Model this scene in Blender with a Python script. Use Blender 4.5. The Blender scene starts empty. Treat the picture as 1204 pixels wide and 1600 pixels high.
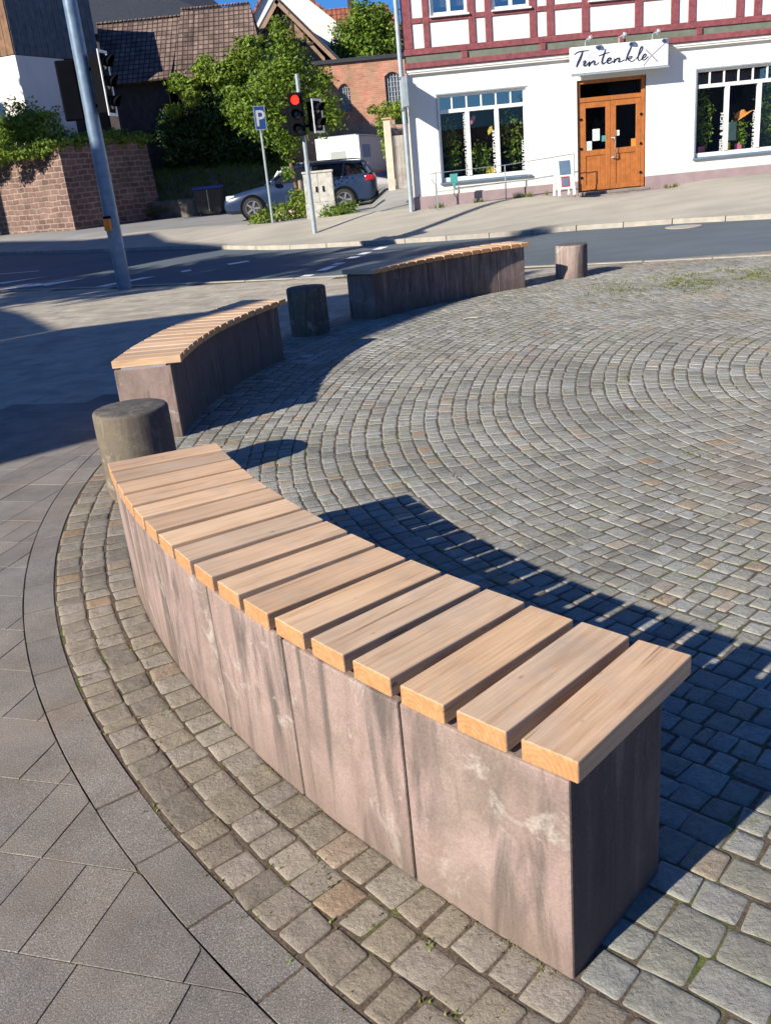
import bpy, bmesh, math, random
import numpy as np
from mathutils import Vector, Matrix
R=math.radians; PI=math.pi
random.seed(7); rng=np.random.default_rng(7)
scene=bpy.context.scene
COL=scene.collection
# ---------------------------------------------------------------- camera, sky, sun, exposure
cam_d=bpy.data.cameras.new('camera'); cam=bpy.data.objects.new('camera',cam_d); COL.objects.link(cam)
PITCH,ROLL=0.36595,-0.09765
F=Vector((0,math.cos(PITCH),-math.sin(PITCH))); U=Vector((0,math.sin(PITCH),math.cos(PITCH))); X=Vector((1,0,0))
r=X*math.cos(ROLL)+U*math.sin(ROLL); u=-X*math.sin(ROLL)+U*math.cos(ROLL)
cam.matrix_world=Matrix(((r.x,u.x,-F.x,0),(r.y,u.y,-F.y,0),(r.z,u.z,-F.z,1.6),(0,0,0,1)))
cam_d.sensor_fit='VERTICAL'; cam_d.sensor_height=36; cam_d.sensor_width=27; cam_d.lens=36*1402.1/1600
cam_d.clip_start=0.05; cam_d.clip_end=3000
scene.camera=cam
SUN_AZ,SUN_EL=R(38),R(28)         # direction the light travels / height of the sun
w=bpy.data.worlds.new('World'); scene.world=w; w.use_nodes=True
nt=w.node_tree; sky=nt.nodes.new('ShaderNodeTexSky'); sky.sky_type='NISHITA'; sky.sun_disc=False
sky.sun_elevation=SUN_EL; sky.sun_rotation=R(270)-SUN_AZ; sky.ozone_density=6.0; sky.air_density=1.0; sky.dust_density=0.3
bg=nt.nodes['Background']; bg.inputs['Strength'].default_value=0.065
tm=nt.nodes.new('ShaderNodeMix'); tm.data_type='RGBA'; tm.blend_type='MULTIPLY'; tm.inputs[0].default_value=1; tm.inputs[7].default_value=(.38,.74,1.18,1)
nt.links.new(sky.outputs[0],tm.inputs[6]); nt.links.new(tm.outputs[2],bg.inputs[0])   # the deep clear blue of this sky
sl=bpy.data.lights.new('sun','SUN'); sl.energy=5.0; sl.angle=R(0.53); sl.color=(1.0,0.92,0.79)
so=bpy.data.objects.new('sun',sl); COL.objects.link(so)
sd=Vector((math.cos(SUN_AZ)*math.cos(SUN_EL),math.sin(SUN_AZ)*math.cos(SUN_EL),-math.sin(SUN_EL)))
so.rotation_euler=sd.to_track_quat('-Z','Y').to_euler()
scene.view_settings.view_transform='Standard'; scene.view_settings.look='None'
scene.view_settings.exposure=0.75; scene.view_settings.gamma=1

# ---------------------------------------------------------------- helpers
def S(t):
    t=min(max(t,0.0),1.0); return t*t*(3-2*t)
def terr(x,y):
    d=.417*x+.909*y-.5*max(0.0,-2-x)
    z=.1*S((d-13.6)/4.9)+(.32+.15*S((x+3)/4))*S((d-18.5)/3.8)
    return z+.38*S((y-23.5)/3.5)*S((x-.6)/.5)-.13*S((x-4.7)/.7)*S((8.4-x)/.9)*S((y-20.6)/1.8)
def tag(o,label=None,cat=None,group=None,kind=None):
    if label: o['label']=label
    if cat: o['category']=cat
    if group: o['group']=group
    if kind: o['kind']=kind
    return o
def thing(name,label,cat,loc=(0,0,0),rz=0,group=None):
    o=bpy.data.objects.new(name,None); COL.objects.link(o); o.location=loc; o.rotation_euler=(0,0,rz); o.empty_display_size=.2
    return tag(o,label,cat,group)
def dup(root,loc=None,rz=None,label=None):
    n=root.copy(); COL.objects.link(n)
    if loc is not None: n.location=loc
    if rz is not None: n.rotation_euler=(0,0,rz)
    if label: n['label']=label
    for ch in list(root.children):
        c=ch.copy(); COL.objects.link(c); c.parent=n
        for g in list(ch.children):
            d=g.copy(); COL.objects.link(d); d.parent=c
    return n
class MB:
    def __init__(s): s.v=[];s.f=[]
    def add(s,vs,fs):
        o=len(s.v); s.v+= [tuple(v) for v in vs]; s.f+=[tuple(i+o for i in f) for f in fs]; return s
    def box(s,x0,x1,y0,y1,z0,z1,M=None):
        vs=[Vector((x,y,z)) for x in (x0,x1) for y in (y0,y1) for z in (z0,z1)]
        if M is not None: vs=[M@v for v in vs]
        return s.add(vs,[(0,1,3,2),(4,6,7,5),(0,4,5,1),(2,3,7,6),(0,2,6,4),(1,5,7,3)])
    def prism(s,pts,z0,z1,M=None):
        n=len(pts); vs=[Vector((p[0],p[1],z0)) for p in pts]+[Vector((p[0],p[1],z1)) for p in pts]
        if M is not None: vs=[M@v for v in vs]
        return s.add(vs,[tuple(range(n-1,-1,-1)),tuple(range(n,2*n))]+[(i,(i+1)%n,n+(i+1)%n,n+i) for i in range(n)])
    def hull(s,a,b):   # two equal loops joined, capped
        n=len(a); return s.add(list(a)+list(b),[tuple(range(n-1,-1,-1)),tuple(range(n,2*n))]+[(i,(i+1)%n,n+(i+1)%n,n+i) for i in range(n)])
    def loft(s,loops,cap=True,closed=True):
        n=len(loops[0]); vs=[v for l in loops for v in l]; fs=[]
        for k in range(len(loops)-1):
            for i in range(n if closed else n-1):
                j=(i+1)%n; fs.append((k*n+i,k*n+j,(k+1)*n+j,(k+1)*n+i))
        if cap: fs+=[tuple(range(n-1,-1,-1)),tuple((len(loops)-1)*n+i for i in range(n))]
        return s.add(vs,fs)
    def tube(s,pts,rad,n=10,cap=True):
        pts=[Vector(p) for p in pts]; rads=rad if hasattr(rad,'__len__') else [rad]*len(pts); loops=[]
        for i,p in enumerate(pts):
            t=(pts[min(i+1,len(pts)-1)]-pts[max(i-1,0)]).normalized()
            a=t.cross(Vector((0,0,1)))
            if a.length<.05: a=t.cross(Vector((0,1,0)))
            a.normalize(); b=t.cross(a)
            loops.append([p+(a*math.cos(2*PI*k/n)+b*math.sin(2*PI*k/n))*rads[i] for k in range(n)])
        return s.loft(loops,cap)
    def lathe(s,prof,n=40,M=None):
        loops=[[Vector((rr*math.cos(2*PI*k/n),rr*math.sin(2*PI*k/n),z)) for k in range(n)] for rr,z in prof]
        if M is not None: loops=[[M@v for v in l] for l in loops]
        return s.loft(loops)
    def build(s,name,mat,parent=None,bevel=0,seg=2,smooth=False,loc=None):
        me=bpy.data.meshes.new(name); me.from_pydata(s.v,[],s.f)
        if bevel or smooth:
            bm=bmesh.new(); bm.from_mesh(me)
            bmesh.ops.recalc_face_normals(bm,faces=bm.faces)
            if bevel:
                es=[e for e in bm.edges if len(e.link_faces)==2 and e.calc_face_angle(0)>R(28)]
                bmesh.ops.bevel(bm,geom=es,offset=bevel,segments=seg,affect='EDGES',profile=.5,clamp_overlap=True)
            bm.to_mesh(me); bm.free()
        else:
            bm=bmesh.new(); bm.from_mesh(me); bmesh.ops.recalc_face_normals(bm,faces=bm.faces); bm.to_mesh(me); bm.free()
        if smooth:
            for p in me.polygons: p.use_smooth=True
            try: me.set_sharp_from_angle(angle=R(38))
            except Exception: pass
        o=bpy.data.objects.new(name,me); COL.objects.link(o)
        me.materials.append(mat)
        if parent is not None: o.parent=parent
        if loc is not None: o.location=loc
        return o
# ---- materials
class N:
    def __init__(s,name):
        s.m=bpy.data.materials.new(name); s.m.use_nodes=True; s.t=s.m.node_tree; s.b=s.t.nodes['Principled BSDF']
    def n(s,t,**k):
        x=s.t.nodes.new(t)
        for a,b in k.items(): setattr(x,a,b)
        return x
    def l(s,a,b): s.t.links.new(a,b)
    def co(s,kind='Object',scale=(1,1,1),rot=(0,0,0),loc=(0,0,0)):
        c=s.n('ShaderNodeTexCoord'); m=s.n('ShaderNodeMapping'); m.inputs['Scale'].default_value=scale; m.inputs['Rotation'].default_value=rot; m.inputs['Location'].default_value=loc
        s.l(c.outputs[kind],m.inputs[0]); return m.outputs[0]
    def noise(s,co,sc,det=6,rough=.6,dist=0):
        x=s.n('ShaderNodeTexNoise'); x.inputs['Scale'].default_value=sc; x.inputs['Detail'].default_value=det; x.inputs['Roughness'].default_value=rough; x.inputs['Distortion'].default_value=dist
        if co is not None: s.l(co,x.inputs['Vector'])
        return x.outputs['Fac']
    def ramp(s,fac,stops,interp='LINEAR'):
        x=s.n('ShaderNodeValToRGB'); x.color_ramp.interpolation=interp; e=x.color_ramp.elements
        while len(e)<len(stops): e.new(.5)
        for el,(p,c) in zip(e,stops):
            el.position=p; el.color=(c,c,c,1) if not hasattr(c,'__len__') else (*c,1)
        s.l(fac,x.inputs[0]); return x.outputs[0]
    def mix(s,a,b,fac,mode='MIX'):
        x=s.n('ShaderNodeMix',data_type='RGBA',blend_type=mode)
        for v,i in ((fac,0),(a,6),(b,7)):
            if hasattr(v,'is_linked') or hasattr(v,'links'): s.l(v,x.inputs[i])
            elif hasattr(v,'__len__'): x.inputs[i].default_value=(*v,1)
            else: x.inputs[i].default_value=v if i==0 else (v,v,v,1)
        return x.outputs[2]
    def math(s,op,a,b=0):
        x=s.n('ShaderNodeMath',operation=op)
        for v,i in ((a,0),(b,1)):
            if hasattr(v,'links'): s.l(v,x.inputs[i])
            else: x.inputs[i].default_value=v
        return x.outputs[0]
    def bump(s,h,st=.3,d=.01):
        x=s.n('ShaderNodeBump'); x.inputs['Strength'].default_value=st; x.inputs['Distance'].default_value=d; s.l(h,x.inputs['Height']); s.l(x.outputs[0],s.b.inputs['Normal'])
    def out(s,col,rough=.8,metal=0,spec=None):
        if hasattr(col,'links'): s.l(col,s.b.inputs['Base Color'])
        else: s.b.inputs['Base Color'].default_value=(*col,1)
        if hasattr(rough,'links'): s.l(rough,s.b.inputs['Roughness'])
        else: s.b.inputs['Roughness'].default_value=rough
        s.b.inputs['Metallic'].default_value=metal
        if spec is not None: s.b.inputs['Specular IOR Level'].default_value=spec
        return s.m
def simple(name,c,rough=.6,metal=0,var=.18,sc=6,bump=0,emit=None):
    n=N(name); co=n.co(); f=n.noise(co,sc)
    lo=tuple(v*(1-var) for v in c); hi=tuple(min(1,v*(1+var)) for v in c)
    col=n.ramp(f,[(.3,lo),(.7,hi)])
    if bump: n.bump(n.noise(co,sc*12),.4,bump)
    if emit:
        n.b.inputs['Emission Color'].default_value=(*emit[0],1); n.b.inputs['Emission Strength'].default_value=emit[1]
    return n.out(col,rough,metal)
def rnd(n):
    g=n.n('ShaderNodeNewGeometry'); return g.outputs['Random Per Island']
def m_sett(name,tint=(.285,.283,.25),warm=1):
    n=N(name); co=n.co(); ri=rnd(n)
    base=n.ramp(ri,[(0,tuple(v*.70 for v in tint)),(.18,tuple(v*.9 for v in tint)),(.42,(tint[0]*1.0,tint[1]*.97,tint[2]*.9)),(.6,tuple(v*1.05 for v in tint)),(.8,(tint[0]*1.02,tint[1]*1.03,tint[2]*1.08)),(.93,(tint[0]*1.25,tint[1]*1.25,tint[2]*1.28)),(1,(tint[0]*1.1,tint[1]*.86,tint[2]*.66))])
    f1=n.ramp(n.noise(co,1.1,4),[(.35,.82),(.65,1.12)])
    f2=n.ramp(n.noise(co,90,5,.75),[(.28,.62),(.5,1.0),(.72,1.22)])
    f3=n.ramp(n.noise(co,22,5,.7),[(.32,.8),(.6,1.08)])
    c=n.mix(base,f1,1,'MULTIPLY'); c=n.mix(c,f2,.8,'MULTIPLY'); c=n.mix(c,f3,.8,'MULTIPLY')
    gm=n.math('MULTIPLY',n.ramp(n.noise(co,1.7,5,.65),[(.56,0),(.66,1)]),n.ramp(n.noise(co,26,4,.7),[(.48,0),(.58,1)]))
    c=n.mix(c,(.15,.17,.045),n.math('MULTIPLY',gm,.55))
    # reddish-brown sand ground into patches
    pt=n.ramp(n.noise(co,.75,3,.6),[(.55,0),(.68,1)])
    c=n.mix(c,(.30,.20,.14),n.math('MULTIPLY',pt,.28))
    n.bump(n.math('ADD',n.noise(co,85,6,.75),n.math('MULTIPLY',n.noise(co,24,4,.6),1.5)),.9,.006)
    return n.out(c,.85,0,.35)
def m_joint():
    n=N('joint_sand'); co=n.co()
    a=n.ramp(n.noise(co,60,5,.7),[(.3,(.065,.05,.037)),(.7,(.18,.135,.098))])
    g=n.ramp(n.noise(co,2.3,5,.65),[(.53,0),(.62,1)])
    gg=n.ramp(n.noise(co,50,3,.6),[(.35,(.05,.075,.016)),(.7,(.16,.20,.04))])
    c=n.mix(a,gg,n.math('MULTIPLY',g,.75))
    n.bump(n.noise(co,120,4,.7),.8,.006)
    return n.out(c,.95,0,.2)
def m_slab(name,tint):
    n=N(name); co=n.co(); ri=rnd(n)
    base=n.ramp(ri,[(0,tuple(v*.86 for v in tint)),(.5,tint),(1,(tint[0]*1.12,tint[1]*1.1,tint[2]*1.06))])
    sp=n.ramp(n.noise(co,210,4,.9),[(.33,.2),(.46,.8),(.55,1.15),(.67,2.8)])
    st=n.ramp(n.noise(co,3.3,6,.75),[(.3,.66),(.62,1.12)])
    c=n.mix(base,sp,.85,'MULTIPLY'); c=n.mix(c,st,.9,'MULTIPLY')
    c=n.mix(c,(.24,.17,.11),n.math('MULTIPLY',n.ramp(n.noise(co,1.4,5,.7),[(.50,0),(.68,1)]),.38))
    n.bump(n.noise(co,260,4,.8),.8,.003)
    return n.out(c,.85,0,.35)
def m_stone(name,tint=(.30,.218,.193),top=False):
    n=N(name); co=n.co(); oi=n.n('ShaderNodeObjectInfo'); 
    ad=n.n('ShaderNodeVectorMath',operation='ADD'); cb=n.n('ShaderNodeCombineXYZ'); n.l(n.math('MULTIPLY',oi.outputs['Random'],40),cb.inputs[0]); n.l(co,ad.inputs[0]); n.l(cb.outputs[0],ad.inputs[1])
    v=ad.outputs[0]
    mp=n.n('ShaderNodeMapping'); mp.inputs['Scale'].default_value=(9,9,1.1); n.l(v,mp.inputs[0]); st=mp.outputs[0]
    base=n.ramp(n.noise(st,1.0,5,.6,.6),[(.25,tuple(q*.68 for q in tint)),(.5,tint),(.75,(tint[0]*1.12,tint[1]*1.18,tint[2]*1.16))])
    d=n.ramp(n.noise(st,.75,6,.65,1.2),[(.49,0),(.63,1)])
    c=n.mix(base,(.085,.072,.066),n.math('MULTIPLY',d,.85))
    d2=n.ramp(n.noise(v,2.6,6,.7,.5),[(.46,0),(.68,1)]); c=n.mix(c,(.15,.118,.095),n.math('MULTIPLY',d2,.68))
    wt=n.ramp(n.noise(v,5.0,6,.7,1.0),[(.58,0),(.70,1)])
    c=n.mix(c,(.46,.425,.375),n.math('MULTIPLY',wt,.7))
    gx=n.n('ShaderNodeTexCoord'); sx=n.n('ShaderNodeSeparateXYZ'); n.l(gx.outputs['Normal'],sx.inputs[0])   # shade of faces turned from the sun painted in, broken up by black stains
    away_shade=n.ramp(n.math('ADD',n.math('MULTIPLY',sx.outputs[0],.6),n.math('MULTIPLY',n.noise(st,1.1,6,.65,.8),1.0)),[(.62,0),(.95,1)]); c=n.mix(c,(.062,.048,.054),n.math('MULTIPLY',away_shade,.78))
    fine=n.ramp(n.noise(v,150,4,.7),[(.3,.8),(.7,1.16)]); c=n.mix(c,fine,1,'MULTIPLY')
    # browner and darker towards the foot of the stone
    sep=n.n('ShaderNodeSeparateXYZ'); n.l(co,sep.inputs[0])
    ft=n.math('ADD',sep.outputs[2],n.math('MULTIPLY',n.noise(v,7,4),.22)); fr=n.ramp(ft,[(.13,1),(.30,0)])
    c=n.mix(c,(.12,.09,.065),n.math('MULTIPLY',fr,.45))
    if top:
        ge=n.n('ShaderNodeTexCoord'); s2=n.n('ShaderNodeSeparateXYZ'); n.l(ge.outputs['Normal'],s2.inputs[0])
        tp_=n.ramp(s2.outputs[2],[(.6,0),(.9,1)]); tc_=n.ramp(n.noise(v,30,5,.7),[(.35,(.06,.054,.052)),(.7,(.14,.125,.115))]); c=n.mix(c,tc_,tp_)
        li=n.ramp(n.noise(v,14,6,.7),[(.5,0),(.68,1)]); c=n.mix(c,(.24,.22,.12),n.math('MULTIPLY',li,.45))
    n.bump(n.math('ADD',n.noise(v,120,5,.7),n.math('MULTIPLY',n.noise(v,9,4),1.5)),.45,.004)
    return n.out(c,.85,0,.3)
def m_wood(name,cutend=False):
    n=N(name); oi=n.n('ShaderNodeObjectInfo'); co=n.co()
    ad=n.n('ShaderNodeVectorMath',operation='ADD'); cb=n.n('ShaderNodeCombineXYZ')
    for i in range(3): n.l(n.math('MULTIPLY',oi.outputs['Random'],17+9*i),cb.inputs[i])
    n.l(co,ad.inputs[0]); n.l(cb.outputs[0],ad.inputs[1])
    mp=n.n('ShaderNodeMapping'); mp.inputs['Scale'].default_value=(2.2,26,26); n.l(ad.outputs[0],mp.inputs[0])
    g=n.noise(mp.outputs[0],1.6,6,.6,.7)
    mp2=n.n('ShaderNodeMapping'); mp2.inputs['Scale'].default_value=(3,160,160); n.l(ad.outputs[0],mp2.inputs[0])
    f=n.noise(mp2.outputs[0],1.0,3,.6)
    c=n.ramp(g,[(.22,(.45,.275,.155)),(.42,(.60,.408,.256)),(.6,(.67,.48,.322)),(.8,(.56,.39,.26))])
    c=n.mix(c,n.ramp(f,[(.35,.84),(.6,1.05)]),.8,'MULTIPLY')
    b=n.ramp(oi.outputs['Random'],[(0,(.78,.78,.80)),(.3,(1.0,.93,.86)),(.55,(.90,.93,.97)),(.8,(1.05,1.0,.92)),(1,(1.08,1.07,1.05))]); c=n.mix(c,b,1,'MULTIPLY')
    # grey bleaching, blotches and the odd knot
    bl=n.ramp(n.noise(ad.outputs[0],7,5,.6,.4),[(.5,0),(.75,1)]); c=n.mix(c,(.40,.335,.28),n.math('MULTIPLY',bl,.55))
    mp3=n.n('ShaderNodeMapping'); mp3.inputs['Scale'].default_value=(7,13,13); n.l(ad.outputs[0],mp3.inputs[0])
    vo=n.n('ShaderNodeTexVoronoi'); vo.inputs['Scale'].default_value=1.0; n.l(mp3.outputs[0],vo.inputs['Vector'])
    kd=n.math('ADD',vo.outputs['Distance'],n.math('MULTIPLY',n.noise(ad.outputs[0],40,3,.6),.12)); kn=n.ramp(kd,[(.09,1),(.15,0)]); vs=n.n('ShaderNodeSeparateColor'); n.l(vo.outputs['Color'],vs.inputs[0]); kn=n.math('MULTIPLY',kn,n.ramp(vs.outputs[0],[(.62,0),(.66,1)])); c=n.mix(c,(.17,.075,.035),n.math('MULTIPLY',kn,.7))
    mp4=n.n('ShaderNodeMapping'); mp4.inputs['Scale'].default_value=(2.0,90,90); n.l(ad.outputs[0],mp4.inputs[0]); ck=n.ramp(n.noise(mp4.outputs[0],1.0,2,.5),[(.70,0),(.73,1)]); c=n.mix(c,(.13,.07,.04),n.math('MULTIPLY',ck,.75))
    gy=n.ramp(n.noise(ad.outputs[0],2.3,3,.6),[(.35,.88),(.65,1.06)]); c=n.mix(c,gy,1,'MULTIPLY')
    # raw end grain stays more orange
    ge=n.n('ShaderNodeNewGeometry'); tc=n.n('ShaderNodeTexCoord'); sp=n.n('ShaderNodeSeparateXYZ'); n.l(tc.outputs['Normal'],sp.inputs[0])
    ax=n.math('ABSOLUTE',sp.outputs[0]); e=n.ramp(ax,[(.6,0),(.8,1)])
    eg=n.ramp(n.noise(ad.outputs[0],38,4,.6,1.2),[(.3,(.40,.185,.075)),(.7,(.52,.28,.135))]); wv=n.n('ShaderNodeTexWave',wave_type='RINGS',rings_direction='X'); wv.inputs['Scale'].default_value=26; wv.inputs['Distortion'].default_value=1.2; wv.inputs['Detail'].default_value=3
    mo=n.n('ShaderNodeMapping'); mo.inputs['Location'].default_value=(0,.03,.05); n.l(co,mo.inputs[0]); n.l(mo.outputs[0],wv.inputs['Vector']); eg=n.mix(eg,n.ramp(wv.outputs['Fac'],[(.2,.8),(.7,1.06)]),.5,'MULTIPLY'); c=n.mix(c,eg,e)
    n.bump(n.math('ADD',f,g),.35,.002)
    return n.out(c,.62,0,.3)
M={}
def quad(x0,x1,y,z0,z1): return MB().add([(x0,y,z0),(x1,y,z0),(x1,y,z1),(x0,y,z1)],[(0,1,2,3)])
M['sett']=m_sett('sett_granite'); M['settb']=m_sett('sett_brown',(.275,.24,.19)); M['joint']=m_joint()
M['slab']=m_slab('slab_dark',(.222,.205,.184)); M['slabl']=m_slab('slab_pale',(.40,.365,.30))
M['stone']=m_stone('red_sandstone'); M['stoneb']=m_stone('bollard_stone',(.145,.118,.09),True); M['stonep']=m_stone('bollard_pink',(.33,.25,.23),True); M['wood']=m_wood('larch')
def m_leaf(name,a,b,trans=.25):
    n=N(name); ri=rnd(n); co=n.co()
    c=n.ramp(ri,[(0,a),(.6,tuple((p+q)/2 for p,q in zip(a,b))),(1,b)])
    c=n.mix(c,n.ramp(n.noise(co,1.3,3),[(.3,.7),(.7,1.15)]),1,'MULTIPLY')
    n.out(c,.55,0,.35)
    tr=n.n('ShaderNodeBsdfTranslucent'); n.l(c,tr.inputs[0]); mx=n.n('ShaderNodeMixShader'); mx.inputs[0].default_value=trans
    n.l(n.b.outputs[0],mx.inputs[1]); n.l(tr.outputs[0],mx.inputs[2]); n.l(mx.outputs[0],n.t.nodes['Material Output'].inputs[0])
    return n.m
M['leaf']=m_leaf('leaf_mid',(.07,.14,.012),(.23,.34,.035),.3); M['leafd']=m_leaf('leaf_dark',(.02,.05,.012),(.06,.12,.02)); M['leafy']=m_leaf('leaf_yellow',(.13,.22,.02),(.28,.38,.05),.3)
M['grass']=m_leaf('grass_blade',(.09,.13,.02),(.26,.28,.06)); M['petal']=simple('petal',(.7,.4,.4))
M['bark']=simple('bark',(.16,.11,.07),.9,0,.4,14,.01)
def m_asph(name,tint,sc=1):
    n=N(name); co=n.co(); c=n.ramp(n.noise(co,.5,5,.6),[(.3,tuple(v*.85 for v in tint)),(.7,tuple(v*1.12 for v in tint))])
    c=n.mix(c,n.ramp(n.noise(co,120*sc,3,.8),[(.3,.72),(.7,1.25)]),.8,'MULTIPLY')
    c=n.mix(c,n.ramp(n.noise(n.co(scale=(1,5,1),rot=(0,0,R(24))),.6,4),[(.35,.86),(.65,1.08)]),.8,'MULTIPLY')
    n.bump(n.noise(co,150,3,.8),.5,.004); return n.out(c,.8,0,.4)
M['road']=m_asph('asphalt',(.10,.128,.15)); M['walk']=m_asph('pavement_pale',(.375,.35,.295)); M['park']=m_asph('car_park_grey',(.27,.27,.26)); M['earth']=m_asph('earth',(.16,.12,.08))
M['kerb']=simple('kerb_stone',(.37,.34,.285),.85,0,.2,5,.003); M['mark']=simple('road_paint',(.78,.78,.78),.7,0,.25,20)
def m_plaster():
    n=N('white_render'); co=n.co(); c=n.ramp(n.noise(co,.8,5,.6),[(.3,(.74,.725,.675)),(.7,(.80,.785,.735))])
    d=n.ramp(n.noise(n.co(scale=(3,3,.5)),1.2,5,.6),[(.5,0),(.8,1)]); c=n.mix(c,(.50,.48,.44),n.math('MULTIPLY',d,.18))
    sz=n.n('ShaderNodeSeparateXYZ'); n.l(co,sz.inputs[0]); hz=n.math('ADD',sz.outputs[2],n.math('MULTIPLY',n.noise(co,5,5,.7),.7)); c=n.mix(c,(.47,.43,.36),n.math('MULTIPLY',n.ramp(n.math('MULTIPLY',hz,.4),[(.40,1),(.66,0)]),.38))
    n.bump(n.math('ADD',n.noise(co,70,4,.7),n.math('MULTIPLY',n.noise(co,3,4),2)),.5,.005); return n.out(c,.9,0,.2)
M['plaster']=m_plaster(); M['plinth']=simple('plinth_paint',(.31,.235,.24),.9,0,.14,3,.004); M['beam']=simple('maroon_beam',(.225,.062,.07),.75,0,.34,9,.006)
M['green']=simple('grey_green_infill',(.15,.17,.13),.8); M['frame']=simple('white_frame',(.76,.76,.74),.4,0,.04)
def m_glass(name='window_glass',tint=.95,ior=.07):
    m=bpy.data.materials.new(name); m.use_nodes=True; t=m.node_tree; t.nodes.remove(t.nodes['Principled BSDF'])
    tr=t.nodes.new('ShaderNodeBsdfTransparent'); tr.inputs[0].default_value=(tint*.93,tint*.97,tint,1)
    gl=t.nodes.new('ShaderNodeBsdfGlossy'); gl.inputs['Roughness'].default_value=.01; la=t.nodes.new('ShaderNodeLayerWeight'); la.inputs[0].default_value=.5
    pw=t.nodes.new('ShaderNodeMath'); pw.operation='POWER'; pw.inputs[1].default_value=5; t.links.new(la.outputs['Facing'],pw.inputs[0])
    lw=t.nodes.new('ShaderNodeMath'); lw.operation='MULTIPLY_ADD'; lw.inputs[1].default_value=.9-ior; lw.inputs[2].default_value=ior; t.links.new(pw.outputs[0],lw.inputs[0])
    mx=t.nodes.new('ShaderNodeMixShader'); t.links.new(lw.outputs[0],mx.inputs[0]); t.links.new(tr.outputs[0],mx.inputs[1]); t.links.new(gl.outputs[0],mx.inputs[2]); t.links.new(mx.outputs[0],t.nodes['Material Output'].inputs[0]); return m
M['glass']=m_glass(); M['glasst']=m_glass('mirrored_glass',.35,.42); M['glassd']=m_glass('tinted_glass',.5)
M['room']=simple('dark_room',(.045,.06,.10),.9); M['door']=simple('orange_wood_door',(.40,.135,.032),.45,0,.2,8); M['doord']=simple('brown_door_frame',(.13,.045,.035),.6)
M['black']=simple('black_plastic',(.006,.0065,.009),.7); M['black'].node_tree.nodes['Principled BSDF'].inputs['Specular IOR Level'].default_value=.04; M['steel']=simple('galvanised_steel',(.30,.34,.38),.45,.6,.2,9); M['bluep']=simple('blue_grey_pole',(.17,.24,.33),.4,.25,.25,7)
M['greyp']=simple('grey_pole',(.34,.40,.43),.45,.2,.15,7); M['bright']=simple('bright_steel',(.6,.62,.62),.3,.7)
M['white']=simple('white_paint',(.78,.78,.76),.4,0,.05); M['blue']=simple('sign_blue',(.012,.09,.33),.35,0,.06); M['ink']=simple('ink_navy',(.028,.034,.085),.5); M['inkg']=simple('ink_grey',(.30,.28,.30),.5); M['inkb']=simple('blot_blue',(.20,.27,.42),.5); M['inkl']=simple('blot_pale',(.55,.62,.75),.5)
M['amber']=simple('amber_plastic',(.65,.20,.02),.35); M['lamp_red']=simple('red_lamp',(.8,.02,.01),.4,emit=((1,.03,.015),1.5)); M['lensd']=simple('dark_lens',(.02,.02,.02),.2)
M['cab']=simple('cabinet_grey',(.46,.45,.41),.8,0,.3,7); M['panel']=simple('board_slate',(.12,.19,.27),.6); M['red']=simple('poster_red',(.5,.04,.05),.6); M['paper']=simple('paper',(.68,.74,.68),.7)
M['teal']=simple('teal_tag',(.06,.30,.30),.6); M['yellow']=simple('yellow_card',(.6,.45,.06),.6); M['orange']=simple('orange_card',(.65,.25,.05),.6); M['pink']=simple('pink_card',(.6,.14,.22),.6); M['sage']=simple('sage_card',(.30,.42,.30),.7)
def m_brick(name,c1,c2,mort,bw,bh,ms,dist=.0,axis='xz',off=.5,bd=.01,var=.25):
    n=N(name); c=n.n('ShaderNodeTexCoord'); sp=n.n('ShaderNodeSeparateXYZ'); n.l(c.outputs['Object'],sp.inputs[0])
    cb=n.n('ShaderNodeCombineXYZ'); 
    n.l(sp.outputs[0] if axis=='xz' else n.math('ADD',n.math('MULTIPLY',sp.outputs[0],1.42),n.math('MULTIPLY',sp.outputs[1],.26)),cb.inputs[0]); n.l(sp.outputs[2],cb.inputs[1])
    v=cb.outputs[0]
    if dist:
        ns=n.n('ShaderNodeTexNoise'); ns.inputs['Scale'].default_value=2.2; n.l(c.outputs['Object'],ns.inputs['Vector'])
        sc=n.n('ShaderNodeVectorMath',operation='SCALE'); sc.inputs['Scale'].default_value=dist; n.l(ns.outputs['Color'],sc.inputs[0])
        ad=n.n('ShaderNodeVectorMath',operation='ADD'); n.l(v,ad.inputs[0]); n.l(sc.outputs[0],ad.inputs[1]); v=ad.outputs[0]
    b=n.n('ShaderNodeTexBrick'); b.inputs['Scale'].default_value=1; b.inputs['Brick Width'].default_value=bw; b.inputs['Row Height'].default_value=bh; b.inputs['Mortar Size'].default_value=ms
    b.inputs['Color1'].default_value=(*c1,1); b.inputs['Color2'].default_value=(*c2,1); b.inputs['Mortar'].default_value=(*mort,1); b.offset=off; b.inputs['Mortar Smooth'].default_value=.3
    n.l(v,b.inputs['Vector'])
    col=n.mix(b.outputs['Color'],n.ramp(n.noise(c.outputs['Object'],1.2,5,.65),[(.3,1-var),(.7,1+var)]),1,'MULTIPLY')
    col=n.mix(col,n.ramp(n.noise(c.outputs['Object'],25,4,.7),[(.3,.75),(.7,1.2)]),.8,'MULTIPLY')
    h=n.math('ADD',n.math('MULTIPLY',b.outputs['Fac'],-1),n.math('MULTIPLY',n.noise(c.outputs['Object'],30,4),.5)); n.bump(h,.9,bd)
    return n.out(col,.9,0,.2)
M['brick']=m_brick('orange_brick',(.47,.20,.12),(.56,.28,.18),(.44,.31,.24),.26,.085,.012)
M['brickp']=m_brick('pale_brick',(.45,.27,.20),(.50,.33,.25),(.48,.36,.28),.26,.085,.014)
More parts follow.
